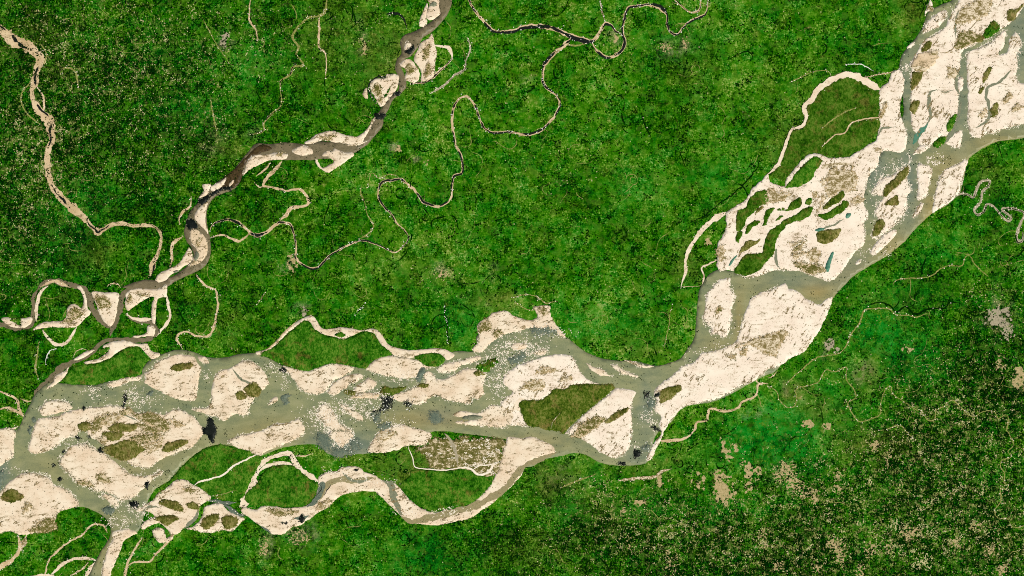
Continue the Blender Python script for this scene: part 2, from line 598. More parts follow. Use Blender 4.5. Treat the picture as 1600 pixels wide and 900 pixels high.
M = dict(
    ground=mat_ground(),
    meadow=mat_meadow("island_meadow", lin(10, 56, 4), lin(48, 108, 12), lin(104, 142, 44), lin(124, 110, 50), .54),
    meadow2=mat_meadow("olive_meadow", lin(32, 58, 8), lin(76, 98, 22), lin(126, 130, 60), lin(140, 122, 66), .52),
    meadow3=mat_meadow("delta_meadow", lin(20, 56, 4), lin(54, 98, 12), lin(96, 126, 40), lin(116, 118, 48), .50),
    olive=mat_meadow("bar_grass", lin(58, 66, 16), lin(100, 102, 40), lin(150, 142, 84), lin(150, 128, 78), .50),
    sand=mat_sand("dry_sand", lin(248, 231, 200), lin(234, 209, 175), -.35, .60),
    sand_e=mat_sand("pale_sand", lin(254, 240, 214), lin(246, 226, 200), -1.05, .61),
    sand_d=mat_sand("damp_sand", lin(238, 214, 178), lin(220, 194, 154), -.2, .54),
    bed=mat_sand("stream_sand", lin(226, 200, 158), lin(200, 172, 126), -.3, .57),
    crumb=mat_plain("sand_crumb", lin(240, 220, 188), lin(255, 246, 224), False, 5),
    chalk=mat_plain("chalk_bank", lin(226, 224, 200), lin(252, 250, 236), False, 5),
    scrub=mat_scrub("brown_scrub", lin(122, 108, 62), lin(176, 156, 110), lin(240, 222, 190), .48),
    scrub_g=mat_scrub("scrub_grass", lin(84, 86, 34), lin(136, 124, 72), lin(232, 212, 176), .54),
    river=mat_river(),
    trib=mat_plain("brown_water", lin(106, 97, 70), lin(130, 118, 88), True, 2.0),
    trib_dark=mat_plain("dark_brown_water", lin(52, 40, 20), lin(86, 70, 40), True, 2.0),
    black=mat_plain("black_water_or_shadow", lin(6, 12, 8), lin(26, 32, 24), True, 5.0, .5),  # stream and pool water; also paints cloud shadow on the river
    slate=mat_plain("slate_water_or_shadow", lin(72, 88, 76), lin(120, 130, 106), True, 5.0, .5),  # slate channel water, and the paler cloud shadows painted on the river
    teal=mat_plain("teal_water", lin(62, 124, 98), lin(96, 140, 112), True, 3.0),
    greych=mat_plain("shallow_water", lin(112, 118, 92), lin(142, 142, 112), True, 4.0),
    oliv_w=mat_plain("silted_channel", lin(140, 132, 92), lin(166, 152, 108), True, 4.0),
    wetspot=mat_plain("wet_hollow", lin(112, 108, 76), lin(146, 138, 104), True, 6.0),
    stain=mat_plain("damp_streak", lin(88, 78, 48), lin(178, 156, 112), False, 3.0),
    tan=mat_plain("bare_soil", lin(154, 142, 88), lin(206, 182, 134), False, 3.0),
    pale=mat_plain("pale_field", lin(150, 158, 90), lin(222, 206, 156), False, 2.0),
    thread=mat_plain("sandy_thread", lin(96, 114, 36), lin(172, 164, 98), False, 4.0),
    town=mat_plain("dusty_ground", lin(150, 142, 112), lin(190, 176, 146), False, 6.0),
    canopy=mat_plain("tree_canopy", lin(2, 22, 2), lin(8, 46, 4), False, 3.0),
    crop=mat_plain("bright_crop", lin(54, 116, 8), lin(104, 144, 36), False, 3.0),
)

# ------------------------------------------------------------------ ground
F_FOREST = [(900, 150, 200, 120, -.4), (680, 300, 220, 120, -.25), (1250, 610, 190, 60, -.35), (920, 500, 160, 60, -.4), (1150, 150, 120, 120, -.3), (180, 520, 150, 40, -.3), (620, 800, 150, 40, -.2), (150, 260, 330, 300, .7), (90, 90, 260, 130, .45), (40, 330, 110, 160, .35), (1490, 745, 200, 180, 1.05), (1230, 860, 380, 80, 1.0),
            (1000, 850, 220, 60, .6), (1500, 530, 130, 110, .6), (1420, 650, 80, 40, .25), (1000, 175, 70, 30, .5), (1070, 190, 80, 40, .35),
            (760, 850, 90, 40, .45), (900, 320, 60, 60, .2), (700, 500, 12, 50, .4), (1560, 640, 60, 60, .5), (780, 320, 60, 60, .25), (560, 810, 60, 30, .3)]
F_CLEARED = [(120, 40, 240, 60, .6), (190, 120, 150, 70, .9), (60, 210, 90, 70, .9), (60, 300, 80, 80, .8), (230, 260, 90, 50, .6), (330, 190, 60, 60, .4),
             (1400, 770, 230, 120, 1.0), (1500, 640, 120, 100, .9), (1250, 850, 220, 70, .9), (1000, 840, 200, 70, .8), (950, 780, 70, 30, .7), (1560, 850, 80, 70, .8),
             (560, 55, 60, 50, .4), (880, 260, 70, 40, .25), (700, 440, 60, 30, .4), (960, 80, 60, 30, .3), (420, 60, 60, 60, .4), (1560, 460, 60, 80, .5), (20, 420, 60, 80, .5)]
F_MARSH = [(1300, 600, 70, 40, .55), (1230, 640, 70, 30, .5), (1340, 660, 60, 25, .4), (1080, 720, 60, 30, .4), (1250, 720, 50, 25, .4), (1500, 400, 60, 30, .4), (1120, 800, 60, 20, .3), (1390, 500, 60, 30, .4), (300, 170, 60, 30, .7), (1000, 300, 40, 30, .7), (1120, 275, 45, 30, .5), (1430, 560, 55, 45, 1.0), (1372, 525, 40, 40, .9), (1160, 695, 45, 40, 1.0),
           (1240, 690, 60, 45, .9), (1000, 796, 40, 20, 1.0), (885, 790, 22, 45, .9), (660, 872, 60, 40, .8), (715, 500, 45, 45, .7), (100, 370, 50, 60, .6), (150, 310, 60, 30, .5),
           (1410, 455, 60, 18, .7), (940, 510, 90, 28, .7), (935, 752, 22, 14, .8), (1215, 665, 40, 30, .7), (1330, 440, 40, 20, .4), (390, 90, 25, 40, .6), (860, 560, 30, 14, .4), (270, 70, 60, 30, .3),
           (1060, 60, 70, 35, .35), (430, 100, 40, 30, .4), (1170, 790, 50, 14, .5), (1345, 100, 60, 50, .3), (200, 830, 60, 40, .3), (1540, 310, 50, 40, .4), (1460, 380, 60, 25, .5)]
F_OLIVE = [(1290, 195, 90, 55, .45), (1422, 20, 24, 24, 1.2), (530, 712, 70, 14, .5), (650, 722, 50, 22, .9), (620, 748, 40, 12, .7), (1240, 230, 40, 30, .6), (1150, 330, 30, 14, .5), (1085, 420, 20, 20, .7), (340, 500, 40, 30, .3), (140, 480, 40, 20, .4), (1420, 320, 14, 20, .3), (1390, 470, 60, 10, .3), (1010, 722, 80, 16, .6), (870, 755, 45, 25, 1.0), (1350, 580, 22, 22, 1.1), (1238, 612, 26, 20, 1.0), (1360, 690, 60, 22, .8),
           (505, 50, 40, 70, .5), (578, 85, 30, 60, .6), (620, 100, 22, 50, .9), (345, 232, 34, 22, .8), (1065, 400, 14, 40, .6), (770, 470, 40, 16, .9), (150, 395, 24, 20, .9), (1425, 560, 6, 120, .2),
           (950, 800, 60, 20, .5), (840, 860, 60, 25, .6), (60, 55, 40, 30, .5), (100, 110, 30, 20, .6), (1080, 110, 40, 60, .3), (1280, 640, 30, 20, .8), (640, 420, 80, 30, .3), (1010, 545, 40, 14, .6), (1545, 265, 22, 26, .8)]
F_BARE = [(353, 66, 7, 9, 1.2), (1562, 490, 10, 30, 1.0), (1560, 500, 22, 7, .8), (1300, 540, 8, 11, 1.1), (1345, 578, 12, 16, .8), (1590, 600, 9, 20, 1.0), (330, 232, 14, 12, .6), (1048, 74, 20, 10, .7), (1072, 70, 6, 12, .7),
          (455, 412, 8, 12, 1.1), (568, 65, 6, 20, 1.1), (472, 487, 8, 9, 1.0), (690, 428, 14, 8, .8), (770, 425, 8, 8, .6), (960, 58, 8, 8, .7), (870, 745, 26, 18, .4), (1215, 735, 20, 20, .3), (470, 835, 20, 14, .9), (418, 850, 10, 18, .8),
          (1180, 650, 16, 8, .5), (1232, 605, 10, 8, .5), (655, 255, 5, 5, 1.0), (620, 233, 6, 7, 1.0), (390, 205, 10, 10, .7), (340, 206, 14, 10, .4), (830, 120, 7, 6, .7)]


def axis(lo, hi, step):
    inner = np.arange(lo, hi + step, step)
    far = np.array([3, 8, 20, 50, 120, 300, 700, 1500.0])
    return np.concatenate([(inner[0] - far)[::-1], inner, inner[-1] + far])


gx, gy_ = axis(-86, 86, .4), axis(-50, 50, .4)
X, Y = np.meshgrid(gx, gy_)
relief = (fbm(X / 1.6, Y / 1.6, 3, 4) - .5) * .012 - .012
gv = np.column_stack([X.ravel(), Y.ravel(), relief.ravel()])
nx, ny = len(gx), len(gy_)
ii, jj = np.meshgrid(np.arange(nx - 1), np.arange(ny - 1))
b0 = (jj * nx + ii).ravel()
ground = mesh_from("ground", gv, np.column_stack([b0, b0 + 1, b0 + nx + 1, b0 + nx]), M['ground'])
tag(ground, "dark green floodplain of forest and fields on both banks", kind='structure')
gpx, gpy = gv[:, 0] / U + 800, 450 - gv[:, 1] / U
for an, bl in (("forest", F_FOREST), ("cleared", F_CLEARED), ("marsh", F_MARSH), ("olive", F_OLIVE), ("bare", F_BARE)):
    at = ground.data.attributes.new(an, 'FLOAT', 'POINT')
    wob = 12
    wx = gpx + (fbm(gpx / 22, gpy / 22, 91) - .5) * wob * 3
    wy = gpy + (fbm(gpx / 22, gpy / 22, 92) - .5) * wob * 3
    at.data.foreach_set("value", np.clip(gauss(bl)(wx, wy), -.16, 1.2).astype(np.float32))

# ------------------------------------------------------------------ water
G_SILT = gauss([(1490, 262, 40, 26, .8), (1455, 330, 22, 40, .9), (1400, 385, 40, 22, .8), (1340, 430, 40, 22, .7), (1275, 455, 30, 16, 1.0), (1560, 222, 50, 16, .7), (1155, 500, 10, 50, .8), (1120, 540, 30, 14, .5),
                (440, 668, 60, 20, .5), (650, 655, 60, 18, .6), (400, 690, 60, 20, .5), (830, 690, 60, 14, .5), (250, 700, 60, 25, .35), (100, 730, 60, 25, .3), (160, 850, 30, 50, .5), (210, 740, 40, 30, .4), (720, 655, 60, 12, .5), (1190, 450, 30, 16, .3)])
G_BLUE = gauss([(1370, 270, 25, 50, .8), (1420, 290, 16, 70, .8), (1590, 70, 18, 90, .8), (1500, 150, 16, 120, .5), (1415, 120, 16, 130, .5), (1250, 440, 60, 10, .5), (1330, 420, 30, 30, .5), (520, 690, 40, 24, .8), (560, 700, 30, 16, .8), (690, 650, 30, 14, .6),
                (1010, 640, 14, 50, .6), (990, 710, 20, 14, .6), (5, 740, 10, 24, 1.0), (820, 560, 40, 24, .3), (680, 590, 30, 12, .5)])
river_loop = np.concatenate([
    P('02', "-60,1000 30,900 110,880 150,800 190,720 225,660 290,600 345,592 400,598 500,606 600,603 660,588 870,545 890,510 930,455 1000,420 1100,388 1200,398 1300,433 1400,435 1500,413 1600,408"),
    P('12', "40,420 100,450 180,490 300,515 430,480 600,490 700,480 860,420 1000,400 1100,400 1200,420 1240,395 1380,390 1390,290"),
    P('22', "0,260 150,240 270,255 330,300 440,385 530,430 650,453 780,460 900,485 980,470 1050,440 1090,390 1140,310 1150,200 1165,50 1175,0"),
    P('21', "1180,890 1240,810 1310,785 1400,800"),
    P('31', "0,790 60,720 60,560 130,500 260,470 480,480 600,300 620,200 690,80 730,0"),
    P('30', "730,800 800,760 850,700 820,450 840,340 900,270 960,180 1000,80 1060,40 1150,0 1200,-60 1760,-60 1760,700 1700,830 1600,862 1420,890"),
    P('31', "1260,85 1230,180 1200,300 1120,380 1030,430 940,510 850,610 740,700 620,770 530,830 470,890"),
    P('32', "460,0 410,60 380,140 320,240 260,340 210,395 130,435 40,525 0,540"),
    P('22', "1500,590 1290,700 1080,745 990,840"),
    P('23', "900,20 850,180 760,207 640,207 540,187 460,142 380,132 300,152 200,172 130,212 40,200 0,60"),
    P('13', "1560,45 1300,10 1100,0 900,100 740,130 600,140 460,140 380,80 200,90 80,130 0,150"),
    P('03', "1540,110 1400,80 1310,90 1220,140 1130,220 1060,300 980,350 930,420 900,520 860,620 760,640 690,800 640,960 540,960 600,800 690,640 660,540 560,480 480,470 300,520 100,600 -80,600"),
])
RIVER_IN = spline(river_loop, True, 6)
river = sheet("river_water", outline(river_loop, .5, 900, 2.0), M['river'], .12, .0, 5, spacing=7, skirt=.1, attrs={"silt": G_SILT, "blue": G_BLUE})
tag(river, "broad silty grey green braided river crossing the plain", kind='structure')

trib_loop = np.concatenate([
    P('10', "1140,-20 1145,60 1150,90 1100,130 1040,170 980,200 930,220 900,260 910,330 880,370 870,430 890,490 890,560 850,600 800,650 770,700 730,740 700,800 610,880"),
    P('11', "500,-12 400,-15 300,0 200,-10 100,0"),
    P('01', "1600,0 1560,40 1500,110 1450,180 1400,210 1310,270 1250,320 1235,370 1190,420 1165,490 1150,560 1175,620 1195,650 1210,700 1170,760 1090,820 1000,850 900,850 800,880 780,900 1000,908 1060,885 1100,855 1200,810 1280,765 1315,690 1312,590 1295,520 1293,420 1312,370 1345,330 1420,300 1480,265 1520,190 1600,110"),
    P('11', "100,100 200,100 330,100 400,95 480,90 560,70 610,60 650,35 700,0"),
    P('10', "740,850 790,790 800,730 830,680 860,620 910,580 940,540 930,470 910,420 930,370 970,350 1010,300 1040,240 1100,200 1140,160 1190,100 1217,40 1220,-20"),
])
TRIB_IN = spline(trib_loop, True, 6)
trib = sheet("tributary_water", outline(trib_loop, .5, 901), M['trib'], .10, .0, 5, spacing=8, skirt=.08)
tag(trib, "narrow brown tributary coming down through forest", kind='structure')
td = sheet("tributary_water", outline(P('01', "1300,350 1330,300 1400,212 1470,150 1540,80 1600,20 1650,2 1700,30 1620,60 1560,90 1520,150 1510,220 1470,270 1400,290 1340,312"), .6, 902), M['trib_dark'], .106, 0, 5, skirt=.02)
tag(td, "stretch of the tributary with dark peaty water", kind='structure')
TW = [("lower tributary bend beside the triangular bar", PW('02', "1000,-30,8 900,-15,9 810,10,9 765,60,10 745,130,11 725,200,11 700,260,11 690,300,6")),
      ("looping brown channel round wooded land", PW('02', "235,10,8 270,-25,7 330,-45,7 400,-30,8 470,-15,8 520,5,10 555,60,11 580,130,10 630,190,10 680,250,11")),
      ("brown channel running out at the map's west side", PW('02', "235,10,7 210,60,7 210,130,7 205,200,7 190,240,7 120,250,7 60,240,7 0,225,8 -60,220,8")),
      ("lower brown channel joining the broad river", PW('02', "780,160,3 830,200,3 880,210,4 940,215,6 970,250,7 970,290,7 920,320,8 830,325,8 730,320,5 650,335,6 590,390,7 540,425,7 440,470,8 370,510,9 310,580,10 250,640,11 215,720,12"))]
for i, (lb, pw) in enumerate(TW):
    o, _, _ = ribbon("tributary_water", pw, M['trib'], .101 + .001 * i, .002, seed=910 + i, amp=.4)
    tag(o, lb, kind='structure')

# ------------------------------------------------------------------ sandbars
BARS = []
nb = 0


def patch(kind_, pts, parent, i, z=.205):
    mt, nm = {'g': (M['olive'], 'grass_patch'), 's': (M['scrub'], 'scrub_patch'), 'm': (M['scrub_g'], 'scrub_patch'), 't': (M['teal'], 'pool'),
              'w': (M['greych'], 'shallow_pool'), 'v': (M['meadow'], 'grass_patch'), 'd': (M['sand_d'], 'damp_patch')}[kind_]
    rag = {'s': 3.2, 'm': 2.4, 'd': 2.0, 'g': 1.5, 'v': 1.2}.get(kind_, .9)
    lp = outline(pts, rag, 3000 + i * 13)
    o = sheet(nm, lp, mt, z + i * .0007, .02 if kind_ not in 'tw' else 0, 4, parent, spacing=5, skirt=.03, seed=i)
    if o and kind_ in 'smgv':                       # ragged rim: loose tufts round it
        c, d, ins = rim_cells(lp, 6)
        nz = .55 * rng.random(len(c)) + .45 * fbm(c[:, 0] / 2.4, c[:, 1] / 2.4, i + 5, 2)
        specks('scrub_tufts', c[(~ins) & (-d + (9 if kind_ in 'sm' else 5) * (nz - .5) > 0)], 1.0, z + .012, M['scrub_g'] if kind_ in 'sg' else mt, o, .15)
        nz = .55 * rng.random(len(c)) + .45 * fbm(c[:, 0] / 2.4, c[:, 1] / 2.4, i + 45, 2)
        specks('sand_gaps', c[ins & (d + (14 if kind_ in 'sm' else 3) * (nz - .5) < 0)], 1.0, z + .035, M['bed'], o, .15)
    return o


def bar(label, pts, mat='sand', patches=(), ragged=1.0, crumbs=.55, group="sandbars in the braided river", chan=(), amp=1.0, z0=None):
    """One sandbar: its sand, patches of plants, channels across it, and the loose speckle of sand and wet hollows round its rim."""
    global nb
    nb += 1
    loop = outline(pts, amp * 1.1, nb * 31)
    zz = (.13 if z0 is None else z0) + (nb % 40) * .0006
    o = sheet("sandbar", loop, M[mat], zz, .045, 6, spacing=4.5, skirt=.05, seed=nb)
    tag(o, label, "sandbar", group)
    cells, d, ins = rim_cells(loop, 8)
    wid = (3.2 if mat == 'sand_e' else 4.2) * ragged * crumbs / .55 * np.clip((fbm(cells[:, 0] / 13, cells[:, 1] / 13, nb, 3) - .36) * 5, .06, 1.6)
    nz = .55 * rng.random(len(cells)) + .45 * fbm(cells[:, 0] / 2.2, cells[:, 1] / 2.2, nb + 9, 2)
    sandy = np.where(ins, d, -d) + wid * (nz - .5) * 1.6 > 0
    out = cells[sandy & ~ins]
    if len(out) and crumbs > .15:
        out = out[inside(out, TRIB_IN if group == GT_NAME else RIVER_IN)]
        specks("sand_speckles", out, 1.0, zz - .004, M['crumb'], o, .12)
    hol = cells[~sandy & ins]
    lo, hi = loop.min(0), loop.max(0)
    ggx, ggy = np.meshgrid(np.arange(lo[0], hi[0]), np.arange(lo[1], hi[1]))
    r = np.stack([ggx.ravel(), ggy.ravel()], 1)
    ang = -1.0 if mat == 'sand_e' else -.35
    a, b = r[:, 0] * math.cos(ang) + r[:, 1] * math.sin(ang), -r[:, 0] * math.sin(ang) + r[:, 1] * math.cos(ang)
    zone = fbm(r[:, 0] / 22, r[:, 1] / 22, nb + 70, 2)
    st = fbm(a / 7, b / 2.2, nb + 7, 3) + (zone - .5) * .5
    r = r[(st > .745) & (rng.random(len(r)) < .85) | (rng.random(len(r)) < .012 * (zone > .52))]
    if len(r):
        r = r[inside(r, loop)]
    specks("wet_hollows", hol, 1.0, .197, M['wetspot'], o, .12)
    specks("damp_streaks", r, 1.0, .197, M['stain'], o, .12)
    for i, (kd, pp) in enumerate(patches):
        if label.startswith('large patchy'):
            pp = pp.mean(0) + (pp - pp.mean(0)) * 1.22
        patch(kd, pp, o, i + 20 * (nb % 3))
    for i, (mt, pw) in enumerate(chan):
        ribbon("side_channel", pw, M[mt], .194 + .001 * i, .002, o, amp=.8, seed=nb * 5 + i)
    BARS.append((o, loop))
    return o


T = P
GT_NAME = "sandbars in the tributary"


def rim_cells(loop, reach):
    """The one pixel cells within REACH of an outline: (centres, distance to it, inside or not)."""
    w = np.arange(-reach, reach + 1)
    ox, oy = np.meshgrid(w, w)
    c = np.round(loop)[:, None, :] + np.stack([ox.ravel(), oy.ravel()], 1)[None]
    dist = np.hypot(c[..., 0] - loop[:, None, 0], c[..., 1] - loop[:, None, 1]).ravel()
    c = c.reshape(-1, 2)
    key = (c[:, 0] + 2000).astype(np.int64) * 10000 + (c[:, 1] + 2000).astype(np.int64)
    u, inv = np.unique(key, return_inverse=True)
    dm = np.full(len(u), 1e9)
    np.minimum.at(dm, inv, dist)
    q = np.stack([u // 10000 - 2000, u % 10000 - 2000], 1).astype(float)
    k = dm <= reach
    q, dm = q[k], dm[k]
    return q, dm, inside(q, loop)


bar("teardrop sandbar with one long olive grass patch near its upper end", T('02', "970,470 1060,430 1130,418 1210,430 1235,470 1255,520 1240,590 1225,690 1190,705 1100,690 990,640 930,610 900,590 910,560 900,530 930,520 960,500"), 'sand',
    [('g', T('02', "1065,510 1090,480 1140,468 1205,475 1190,500 1120,515"))])
bar("tiny sand spit at the tip of the teardrop sandbar", T('02', "1235,430 1280,430 1310,465 1290,472 1250,450"))
bar("irregular sandbar with a round olive patch beside the teardrop bar", T('02', "1470,480 1540,450 1600,475 1650,520 1675,560 1680,600 1650,630 1620,650 1590,690 1560,740 1540,790 1470,790 1400,830 1340,800 1200,760 1290,745 1320,700 1320,650 1340,560 1385,510 1430,505"), 'sand',
    [('g', T('02', "1520,630 1560,600 1610,595 1635,640 1610,680 1560,680 1535,650")), ('g', T('02', "1470,680 1490,645 1530,650 1540,685 1500,700"))],
    chan=[('greych', PW('02', "1450,500,2 1510,570,3 1600,610,3"))])
bar("slim pale sand strip along the wooded north bank", T('02', "670,600 720,575 800,555 880,545 870,575 800,590 730,620 690,618"))
bar("speckled sandbar where the lower tributary meets the river", T('02', "250,760 300,705 400,710 450,740 440,760 350,785 270,800"), 'sand', ragged=1.5)
bar("large patchy sandbar with many brown and olive grass patches", np.concatenate([
    T('02', "215,850 240,820 350,800 480,755 560,750 700,735 780,745 860,780 950,775 1020,795 1050,775 1120,760 1200,800 1270,885"),
    T('03', "1260,30 1200,90 1110,130 1000,175 940,220 900,225 810,200 790,168 740,155 690,112 640,80 600,50 560,30 545,0"),
    T('02', "540,880 500,890"), T('03', "480,20 400,50 330,105 250,130 185,120 195,40")]), 'sand', [
    ('g', T('03', "670,105 740,75 810,60 880,65 960,70 980,90 940,100 880,120 840,150 790,165 740,150 700,130")), ('g', T('03', "1030,110 1050,75 1090,60 1150,52 1160,70 1110,100 1060,118")),
    ('g', T('03', "650,30 665,0 740,0 760,20 730,45 680,50")), ('m', T('03', "820,45 870,20 960,10 990,20 960,40 880,55")), ('g', T('02', "490,860 520,840 560,850 560,880 520,890")),
    ('g', T('02', "690,880 740,845 790,850 860,850 840,880 760,895")), ('m', T('02', "860,800 920,785 980,800 1030,840 1035,885 980,870 900,830")), ('m', T('02', "750,765 790,755 815,775 770,790")),
    ('s', T('02', "1060,830 1110,830 1140,860 1090,860")), ('s', T('03', "880,75 960,70 1010,30 990,95 930,115")), ('m', T('02', "560,870 600,820 660,790 640,850 590,900")), ('m', T('02', "870,850 930,850 1000,880 960,900 890,885")), ('s', T('03', "620,50 650,30 665,55 635,70")), ('s', T('02', "640,860 690,800 760,795 700,840"))],
    chan=[('greych', PW('02', "660,860,2 720,800,3 800,800,2 870,840,2")), ('greych', PW('02', "600,880,3 640,820,3 700,790,2"))])
bar("large speckled sandbar shaped like a boot in mid river", T('03', "370,185 400,140 450,85 520,70 560,85 610,110 660,140 710,180 760,220 810,260 860,275 930,270 1000,245 1020,255 960,290 930,330 900,350 870,380 830,410 750,430 720,400 650,370 600,370 560,340 500,330 460,290 420,250 380,215"), 'sand',
    [('m', T('03', "600,270 640,255 690,300 660,320 620,300")), ('m', T('03', "480,310 520,300 590,335 540,340"))], ragged=1.4, crumbs=.8)
bar("small sand tail trailing below the boot shaped bar", T('03', "640,390 680,385 730,420 740,455 700,455 660,420"), ragged=1.3, crumbs=.9)
bar("broad speckled sandbar with twin olive patches against the west edge", T('03', "-60,420 0,380 40,330 90,290 140,255 200,255 250,265 310,290 340,330 400,350 450,390 490,440 480,465 420,480 370,500 340,560 320,620 230,628 160,640 110,640 70,620 0,630 -60,640"), 'sand',
    [('g', T('03', "0,410 30,370 90,360 150,400 120,430 60,440")), ('m', T('03', "180,620 250,560 330,530 350,590 320,620 230,622")), ('s', T('03', "140,460 180,440 190,480 150,500"))], ragged=1.4, crumbs=.8)
bar("sandbar cut off by the west edge above a water junction", T('03', "-60,0 0,-20 60,-25 100,5 85,60 80,150 40,180 0,210 -60,225"), ragged=1.2)
bar("long sand tongue inside the side channel flowing off the south edge", T('03', "710,620 800,610 860,630 800,660 770,690 745,760 710,840 690,890 680,940 630,940 640,850 670,740 700,680"))
bar("lobed sandbar with three olive patches below the wooded spit", T('03', "880,600 900,560 960,530 930,500 850,495 900,460 960,420 990,380 1050,340 1090,305 1150,298 1210,330 1250,350 1290,380 1320,405 1300,430 1260,450 1240,480 1240,520 1200,560 1150,600 1110,635 1070,640 1040,600 1000,570 950,580 900,610"), 'sand',
    [('g', T('03', "985,440 1010,420 1060,425 1110,430 1150,490 1100,490 1020,455")), ('g', T('03', "1165,450 1200,435 1250,465 1230,485 1180,475")), ('g', T('03', "960,540 1000,520 1060,515 1120,540 1090,560 1040,585 1000,560")), ('m', T('03', "1140,360 1180,350 1220,365 1190,380"))],
    chan=[('greych', PW('03', "880,520,4 930,470,4 1000,470,3")), ('w' and 'greych', PW('03', "1240,480,5 1220,540,5 1150,600,4"))])
bar("sandbar holding two leaf shaped olive patches side by side", T('03', "1280,470 1320,450 1380,450 1410,480 1460,510 1525,540 1500,570 1450,620 1390,615 1300,630 1200,612 1160,602 1210,590 1250,550 1270,510"), 'sand',
    [('g', T('03', "1250,590 1270,540 1320,515 1370,520 1350,570 1300,605")), ('g', T('03', "1390,580 1390,530 1440,520 1490,545 1470,590 1420,605"))])
bar("small hooked sandbar at the foot of the lobed bar", T('03', "950,620 980,600 1020,610 1040,660 1060,650 1090,640 1060,680 1000,690 970,660"))
bar("long sandbar under the green side channel island", T('12', "170,485 230,500 300,520 360,510 430,480 500,472 580,485 610,500 580,530 530,560 480,580 450,630 400,660 330,655 270,625 250,590 210,540"), ragged=1.2)
bar("wedge of sand between two thin creeks in the upper river", T('12', "480,600 540,560 610,535 660,540 670,560 620,590 580,600 570,625 540,635 500,665 450,655"), ragged=1.3)
bar("ragged sandbar next to a small olive clump in the upper river", T('12', "620,620 660,590 700,560 730,570 760,595 740,620 700,640 650,660 620,660"), ragged=1.4)
bar("thin brown streaked sand strip beside the olive clump", T('12', "590,685 640,662 700,655 770,660 760,688 680,692"), 'sand_d')
bar("smooth sandbar where the sandy side channel rejoins the river", T('12', "690,505 760,440 860,425 930,435 1010,450 1060,475 1110,490 1060,505 1020,520 990,555 930,570 870,555 800,550 740,530"), ragged=1.2)
bar("narrow sand finger leading up to the north bank bay", T('12', "1130,510 1180,470 1260,460 1340,430 1400,425 1405,445 1330,470 1270,490 1240,520 1180,530"))
bar("wide scalloped sandbar in the middle of the upper river", T('12', "1050,545 1080,520 1120,550 1130,570 1200,560 1260,530 1300,505 1350,505 1400,520 1440,540 1430,570 1420,620 1420,660 1390,690 1345,690 1340,720 1260,710 1180,695 1130,670 1080,690 1050,720 990,730 930,715 850,695 840,680 880,660 960,630 1010,615 1060,590"), 'sand',
    [('g', T('12', "1005,605 1040,593 1080,600 1060,618 1020,618")), ('g', T('12', "1355,530 1390,520 1430,535 1410,550 1370,548"))], ragged=1.3)
bar("sand filled bay cut into the wooded north bank", np.concatenate([T('12', "1350,380 1385,340 1390,290 1380,250 1400,215 1450,180 1490,150 1560,145 1600,165"), T('22', "60,190 110,200 160,180 130,120 170,110 235,115 240,165 260,210 290,250 330,300 310,300 250,270 180,250 110,250 60,265 0,275"), T('12', "1560,290 1490,330 1440,370 1400,400 1360,395")]), 'sand',
    [('m', T('12', "1395,250 1420,210 1460,200 1470,240 1430,270 1400,280")), ('m', T('12', "1470,290 1500,260 1550,270 1530,290")), ('m', T('22', "165,130 200,120 225,160 200,175"))])
bar("slanting speckled sandbar below the river's wide middle", T('12', "400,740 430,725 470,750 500,800 520,840 560,870 600,895 500,900 450,870 410,830 380,790"), ragged=1.6, crumbs=1.0)
bar("slim slanting sand streak with scattered grains", T('12', "530,720 570,740 640,780 670,820 640,830 590,790 540,750"), ragged=1.6, crumbs=1.0)
bar("tiny sand islet standing alone in open water", T('12', "70,740 100,690 130,680 130,710 90,730"), ragged=1.2)
bar("pointed sandbar touching the wooded south spit", T('13', "-180,55 -100,20 0,0 60,-20 130,-55 200,-60 265,-85 290,-50 305,5 230,50 180,75 90,110 40,140 20,200 -20,160 -100,110 -150,80"), 'sand', ragged=1.2)
bar("ragged bar beside slate cloud shadows", T('13', "450,10 500,-20 590,0 610,30 570,70 530,95 490,60"), ragged=1.5, crumbs=.9)
bar("fan of sand in front of the brown scrub flats", T('13', "700,100 760,10 800,-20 900,-45 1000,-20 1090,5 1095,40 1050,80 960,85 880,110 800,130 720,125"), 'sand', [('s', T('13', "760,20 830,-10 860,20 800,60"))], ragged=1.2)
bar("forked sandbar reaching west from the big green topped bar", T('12', "1235,800 1280,770 1370,780 1430,765 1470,735 1530,730 1590,700 1620,650 1660,640 1700,690 1660,740 1640,790 1650,830 1690,860 1600,855 1520,870 1400,860 1270,850 1250,835 1330,830 1400,810"), 'sand', [('w', T('12', "1300,800 1380,795 1420,805 1380,822 1300,822"))], ragged=1.4)
bar("domed white sandbar north of the large olive island", T('22', "0,860 50,855 95,865 70,810 40,720 120,700 180,700 230,665 270,628 330,632 370,608 460,600 545,600 480,575 440,540 405,480 375,430 330,412 260,418 150,445 60,475 10,500 -40,540 -60,590 -30,620 0,650 -40,690 -70,720 -50,800"), 'sand_e',
    [('s', T('22', "50,630 120,580 190,580 200,620 140,640 80,640")), ('s', T('22', "300,570 380,555 370,575 310,585")), ('s', T('22', "140,520 200,500 290,500 210,530"))])
bar("striped sandbar south of the large olive island", np.concatenate([T('22', "640,630 700,630 770,650 750,720 745,800 750,900"), T('23', "745,20 735,90 700,130 650,160 600,155 540,115 470,70 400,30 330,5"), T('22', "340,900 400,840 470,770 540,710 600,670")]), 'sand_e',
    [('g', T('22', "580,840 620,790 680,760 725,745 710,780 650,820 600,845")), ('m', T('22', "400,890 450,840 520,800 590,820 560,850 500,890 440,920")), ('m', T('23', "370,20 430,-20 500,-10 450,30 420,40"))])
bar("spindle shaped sand sliver near the main bend", T('22', "465,470 500,490 570,510 600,540 630,550 560,548 510,525 480,495"))
